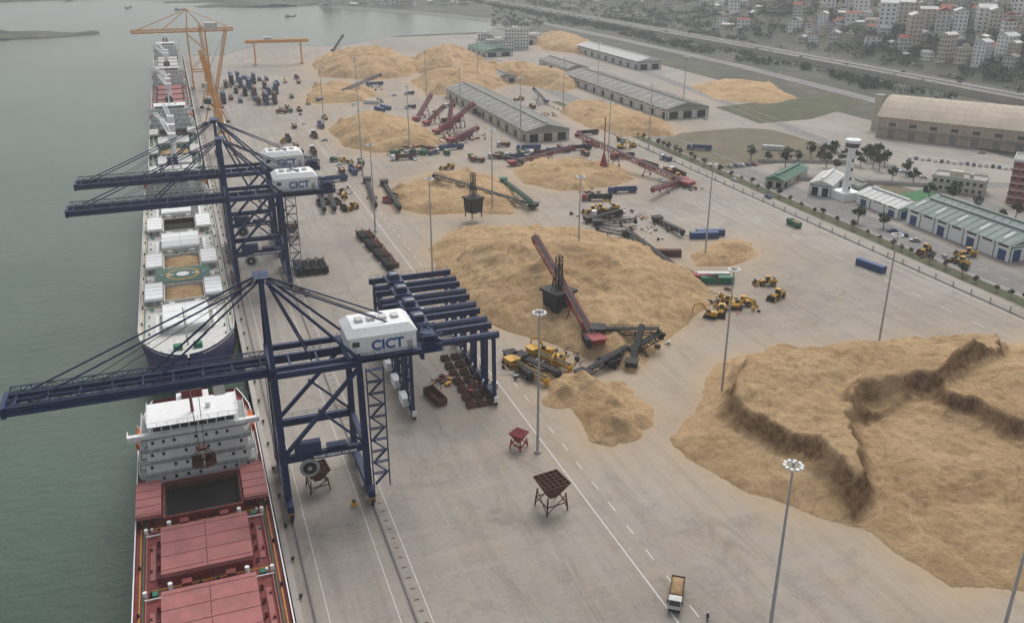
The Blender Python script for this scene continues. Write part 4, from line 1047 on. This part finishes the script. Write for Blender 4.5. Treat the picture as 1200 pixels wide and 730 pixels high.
def dump_mesh(cabm,bedm,loadm):
    mb=MB()
    mb.extr([(2.0,.8),(2.0,2.7),(2.6,2.85),(3.6,2.75),(4.0,1.7),(4.05,.7)],-1.2,1.2,cabm,'x'); mb.extr([(3.66,2.6),(4.03,1.75),(4.06,1.75),(3.7,2.65)],-1.05,1.05,glass,'x')
    for s in (-1,1): mb.box(*sorted((s*1.2,s*1.23)),2.3,3.4,1.8,2.5,glass); mb.box(*sorted((s*1.25,s*1.5)),3.3,3.45,1.7,2.5,black)
    mb.box(-1.1,1.1,4.0,4.2,.5,.9,black); mb.box(-.9,.9,-4,2,.7,1.0,black)
    mb.box(-1.25,1.25,-4.1,1.8,1.05,1.2,bedm)
    for s in (-1,1): 
        mb.box(*sorted((s*1.25,s*1.15)),-4.1,1.8,1.2,2.6,bedm)
        for k in range(6): mb.box(*sorted((s*1.25,s*1.33)),-4+k*1.1,-3.85+k*1.1,1.1,2.6,bedm)
    mb.box(-1.15,1.15,1.7,1.8,1.2,2.8,bedm); mb.box(-1.15,1.15,-4.1,-4.0,1.2,2.5,bedm)
    vs=[];n=6
    for i in range(n+1):
        for j in range(n+1):
            a=i/n*2-1;b=j/n*2-1; vs.append((a*1.14,-1.15+b*2.83,2.2+.6*(1-a*a)*(1-b*b)+R(0,.08)))
    mb.add(vs,[(i*(n+1)+j,i*(n+1)+j+1,(i+1)*(n+1)+j+1,(i+1)*(n+1)+j) for i in range(n) for j in range(n)],loadm)
    for y in (-3.2,-2.0,2.9):
        for x in (-1.02,1.02): wheel(mb,x,y,.52,.4)
    return mb.mesh('dump_truck')
def car_mesh(mat):
    mb=MB(); mb.extr([(-2.2,.35),(-2.2,.95),(-1.4,1.02),(1.0,1.0),(2.1,.85),(2.2,.4)],-.88,.88,mat,'x')
    mb.extr([(-1.7,.98),(-1.2,1.45),(.3,1.47),(1.0,.99)],-.78,.78,glass,'x'); mb.extr([(-1.2,1.44),(-1.15,1.5),(.25,1.5),(.32,1.44)],-.74,.74,mat,'x')
    for x in (-.8,.8):
        for y in (-1.35,1.35): wheel(mb,x,y,.33,.22)
    return mb.mesh('parked_car')
def semi_mesh(mat,bm):
    mb=MB(); mb.extr([(5.2,.8),(5.2,3.1),(7.2,3.2),(7.6,1.9),(7.7,.6)],-1.2,1.2,mat,'x'); mb.box(-1.05,1.05,7.45,7.62,1.8,2.7,glass); mb.box(-1.25,1.25,-7,4.6,1.2,1.5,bm)
    for s in (-1,1): mb.box(*sorted((s*1.25,s*1.15)),-7,4.6,1.5,2.9,bm)
    mb.box(-1.15,1.15,4.5,4.6,1.5,3,bm); mb.box(-1.15,1.15,-7,-6.9,1.5,2.8,bm); mb.box(-.6,.6,-7,6,.9,1.2,black)
    for y in (-6,-4.8,-3.6,3.6,4.8,6.8):
        for x in (-1,1): wheel(mb,x,y,.52,.4)
    return mb.mesh('semi_trailer_truck')
LM=loader_mesh(); EM=excavator_mesh(); DM=[dump_mesh(c,b,chips) for c,b in ((offwhite,rust),(green,green),(red,rust),(white,blue))]
CARS=[car_mesh(m) for m in (white,white,steel,black,red,blue,offwhite)]; SM=[semi_mesh(red,black),semi_mesh(white,rust),semi_mesh(blue,blue)]
put('dump_truck',DM[0],(*P(792,702),0),math.radians(145))
for u,v,a in [(897,334,1.2),(910,350,2.0),(800,338,.4),(806,356,3.3),(872,358,4.3),(845,368,2.5),(412,246,2.2),(693,250,1.4),(705,248,4),(1132,300,1),(1083,296,2),(1125,310,0)]:
    put('wheel_loader',LM,(*P(u,v),0),a)
for u,v,a in [(832,372,.8),(862,362,4.2),(720,246,1.2),(640,415,.6),(655,425,2.4),(404,232,3),(850,355,2)]:
    put('excavator',EM,(*P(u,v),0),a)
for k in range(10): put('dump_truck',DM[k%4],(*P(456+k*7.5,176+(k%2)*5),0),R(0,6))
for u,v,a in [(345,150,0),(352,180,.1),(360,205,3),(395,190,1),(330,130,0),(560,190,1),(580,186,1),(600,185,1.2),(420,200,2.5),(350,98,0),(342,115,0),(470,160,.5),(590,172,1.4),(930,265,0),(780,188,.3),(690,170,1.2)]:
    put('dump_truck',random.choice(DM),(*P(u,v),0),a)
for u,v,a in [(612,186,1.45),(635,182,1.45),(655,179,1.45),(680,176,1.45),(700,235,1.3),(730,226,1.4),(712,254,1.3),(620,176,1.3),(760,196,.2),(338,165,0),(325,100,0),(820,176,1),(560,135,.1)]:
    put('semi_trailer_truck',random.choice(SM),(*P(u,v),0),a)
# busy yard traffic placed clear of the piles and sheds
def clear(x,y,m):
    if 190<x<230 and 505<y<700: return False
    if 306<x<350 and 540<y<735: return False
    return all(sdist(np.array([x]),np.array([y]),p)[0]<-m for p in PILEPOLYS)
cnt=0
while cnt<64:
    u,v=R(315,800),R(84,215); x,y=P(u,v)
    if x>252 or x<34 or not clear(x,y,6): continue
    t=random.random(); a=random.choice([0,0,math.pi,1.57,R(0,6)])
    if t<.45: put('dump_truck',random.choice(DM),(x,y,0),a)
    elif t<.6: put('semi_trailer_truck',random.choice(SM),(x,y,0),a)
    elif t<.8: put('parked_car',random.choice(CARS),(x,y,0),a)
    elif t<.9: put('wheel_loader',LM,(x,y,0),a)
    else: put('excavator',EM,(x,y,0),a)
    cnt+=1
def cars(lst):
    for u,v,a in lst: put('parked_car',random.choice(CARS),(*P(u,v),.03),a)
cars([(1066+k*7.5,186+k*.8+R(-.3,.3),R(-.9,-.8)) for k in range(17)])
cars([(1050+k*8,200+k*2.2,R(.5,.8)) for k in range(5)])
cars([(855+k*7,196-k*.5,.2) for k in range(5)]+[(360,345,.1),(452,238,.3),(365,160,0),(320,195,.1),(330,210,0),(1046,272,1),(1058,277,1),(1072,283,1),(1150,180,1),(690,190,0),(900,232,0),(860,212,0),(412,140,0),(352,135,0),(362,112,1),(700,130,1),(740,112,0),(826,140,0),(640,160,.3)])
for k in range(40):
    y=R(480,1700); x=np.interp(y,[h[1] for h in hw],[h[0] for h in hw])+random.choice([-10,-4,4,10]); put('parked_car',random.choice(CARS),(x,y,4.53),0)
def scrap(u,v,n,sp):
    mb=MB()
    for k in range(n):
        m=random.choice([rust,black,rust,black,steel,black,rust,yellow,red,concr]); c=(R(-sp,sp),R(-sp,sp),R(.2,.8)); s=(R(.4,2.4),R(.3,1.2),R(.3,.9))
        t=random.random()
        if t<.5: mb.rbox(c,s,R(0,3),m)
        elif t<.85: d=Vector((R(-2,2),R(-2,2),R(0,.7))); c=Vector(c); mb.beam(c-d,c+d,.22,.22,m)
        else: mb.tube((c[0],c[1],0),(c[0],c[1],R(.6,1.5)),R(.3,.8),m,n=10)
    mb.obj('scrap_machinery_heap',(*P(u,v),0))
for u,v,n,s in [(625,430,40,9),(655,420,30,7),(765,272,30,11),(820,338,24,9),(850,358,24,9),(700,256,24,10),(515,165,60,14),(545,160,50,14),(480,235,20,6),(340,280,6,3),(395,225,25,7),(300,110,40,14),(270,104,30,12),(745,395,40,6),(765,400,25,5),(715,412,25,6),(800,220,20,8),(475,180,40,12),(500,172,40,12),(1090,300,20,5),(640,135,25,8),(430,105,30,12),(735,252,20,9),(560,240,12,4),(520,448,20,3),(560,455,20,4),(350,342,5,2),(690,225,12,5)]:
    scrap(u,v,n,s)
mb=MB(); mb.box(-.6,.6,-.5,.5,0,1.1,yellow); mb.box(-.4,.4,-.52,.52,1.1,1.3,black); mb.obj('yellow_equipment_box',(*P(415,592),0))
def rider(x,y,rot):
    e=bpy.data.objects.new('motorcyclist',None); scene.collection.objects.link(e); e.location=(x,y,0); e.rotation_euler=(0,0,rot)
    mb=MB()
    for yy in (-.62,.62): mb.tube((-.05,yy,.3),(.05,yy,.3),.3,rubber,n=14)
    mb.beam((0,-.5,.62),(0,.3,.68),.26,.22,red); mb.beam((0,.3,.6),(0,.55,.95),.12,.14,red); mb.beam((-.33,.45,1.0),(.33,.45,1.0),.05,.05,black); mb.beam((0,.6,.3),(0,.48,.95),.08,.08,steel); mb.box(-.12,.12,-.3,.2,.25,.55,steel)
    o=mb.obj('motorcycle'); o.parent=e
    vs=[(0,-.15,.8),(0,-.08,1.05),(0,0,1.32),(0,.03,1.45),(0,.05,1.58),(-.2,0,1.3),(-.28,.2,1.1),(-.3,.42,1.03),(.2,0,1.3),(.28,.2,1.1),(.3,.42,1.03),(-.13,-.1,.78),(-.2,.3,.72),(-.18,.15,.32),(.13,-.1,.78),(.2,.3,.72),(.18,.15,.32),(-.18,.28,.27),(.18,.28,.27)]
    es=[(0,1),(1,2),(2,3),(3,4),(2,5),(5,6),(6,7),(2,8),(8,9),(9,10),(0,11),(11,12),(12,13),(0,14),(14,15),(15,16),(13,17),(16,18)]
    rr=[.15,.14,.15,.06,.11,.07,.05,.035,.07,.05,.035,.09,.075,.05,.09,.075,.05,.04,.04]
    me=bpy.data.meshes.new('rider'); me.from_pydata(vs,es,[]); me.materials.append(cloth); ob=bpy.data.objects.new('rider',me); scene.collection.objects.link(ob); ob.parent=e
    md=ob.modifiers.new('Skin','SKIN')
    for i,r in enumerate(rr): me.skin_vertices[0].data[i].radius=(r,r)
    me.skin_vertices[0].data[0].use_root=True
    ob.modifiers.new('Sub','SUBSURF').render_levels=1
    mb=MB(); mb.tube((0,.05,1.52),(0,.06,1.78),.14,white,.08,12); o=mb.obj('helmet'); o.parent=e
x,y=P(829,725); rider(x,y,2.6)
# ------------------------------------------------ atmospheric haze (real volume)
hm_=bpy.data.materials.new('haze'); hm_.use_nodes=True; nt=hm_.node_tree; nt.nodes.clear()
out=nt.nodes.new('ShaderNodeOutputMaterial'); vs_=nt.nodes.new('ShaderNodeVolumeScatter'); vs_.inputs['Color'].default_value=(.94,.97,1,1); vs_.inputs['Density'].default_value=.00021; vs_.inputs['Anisotropy'].default_value=.2
nt.links.new(vs_.outputs[0],out.inputs['Volume'])
mb=MB(); mb.box(-6000,6000,-1500,9000,-3.9,240,hm_); mb.obj('haze')
# ------------------------------------------------ world, sun, camera
w=bpy.data.worlds.new('World'); scene.world=w; w.use_nodes=True; nt=w.node_tree
bg=nt.nodes['Background']; sky=nt.nodes.new('ShaderNodeTexSky'); sky.sky_type='NISHITA'; sky.sun_disc=False
EL=math.radians(52); AZ=math.radians(35)
sky.sun_elevation=EL; sky.sun_rotation=AZ; sky.dust_density=4; sky.air_density=1.2
hs=nt.nodes.new('ShaderNodeHueSaturation'); hs.inputs['Saturation'].default_value=.3
nt.links.new(sky.outputs[0],hs.inputs['Color']); nt.links.new(hs.outputs[0],bg.inputs[0]); bg.inputs[1].default_value=.15
sv=Vector((math.sin(AZ)*math.cos(EL),math.cos(AZ)*math.cos(EL),math.sin(EL)))
sl=bpy.data.lights.new('sun','SUN'); sl.energy=1.5; sl.angle=math.radians(35); sl.color=(1,.97,.93)
so=bpy.data.objects.new('sun',sl); scene.collection.objects.link(so); so.rotation_euler=sv.to_track_quat('Z','Y').to_euler(); so.location=(0,0,300)
cam=bpy.data.cameras.new('camera'); cam.lens=F/1200*36; cam.sensor_width=36; cam.clip_end=20000; cam.clip_start=1
co=bpy.data.objects.new('camera',cam); scene.collection.objects.link(co); co.location=(0,0,CH); co.rotation_euler=(math.pi/2-PITCH,0,-YAW)
scene.camera=co
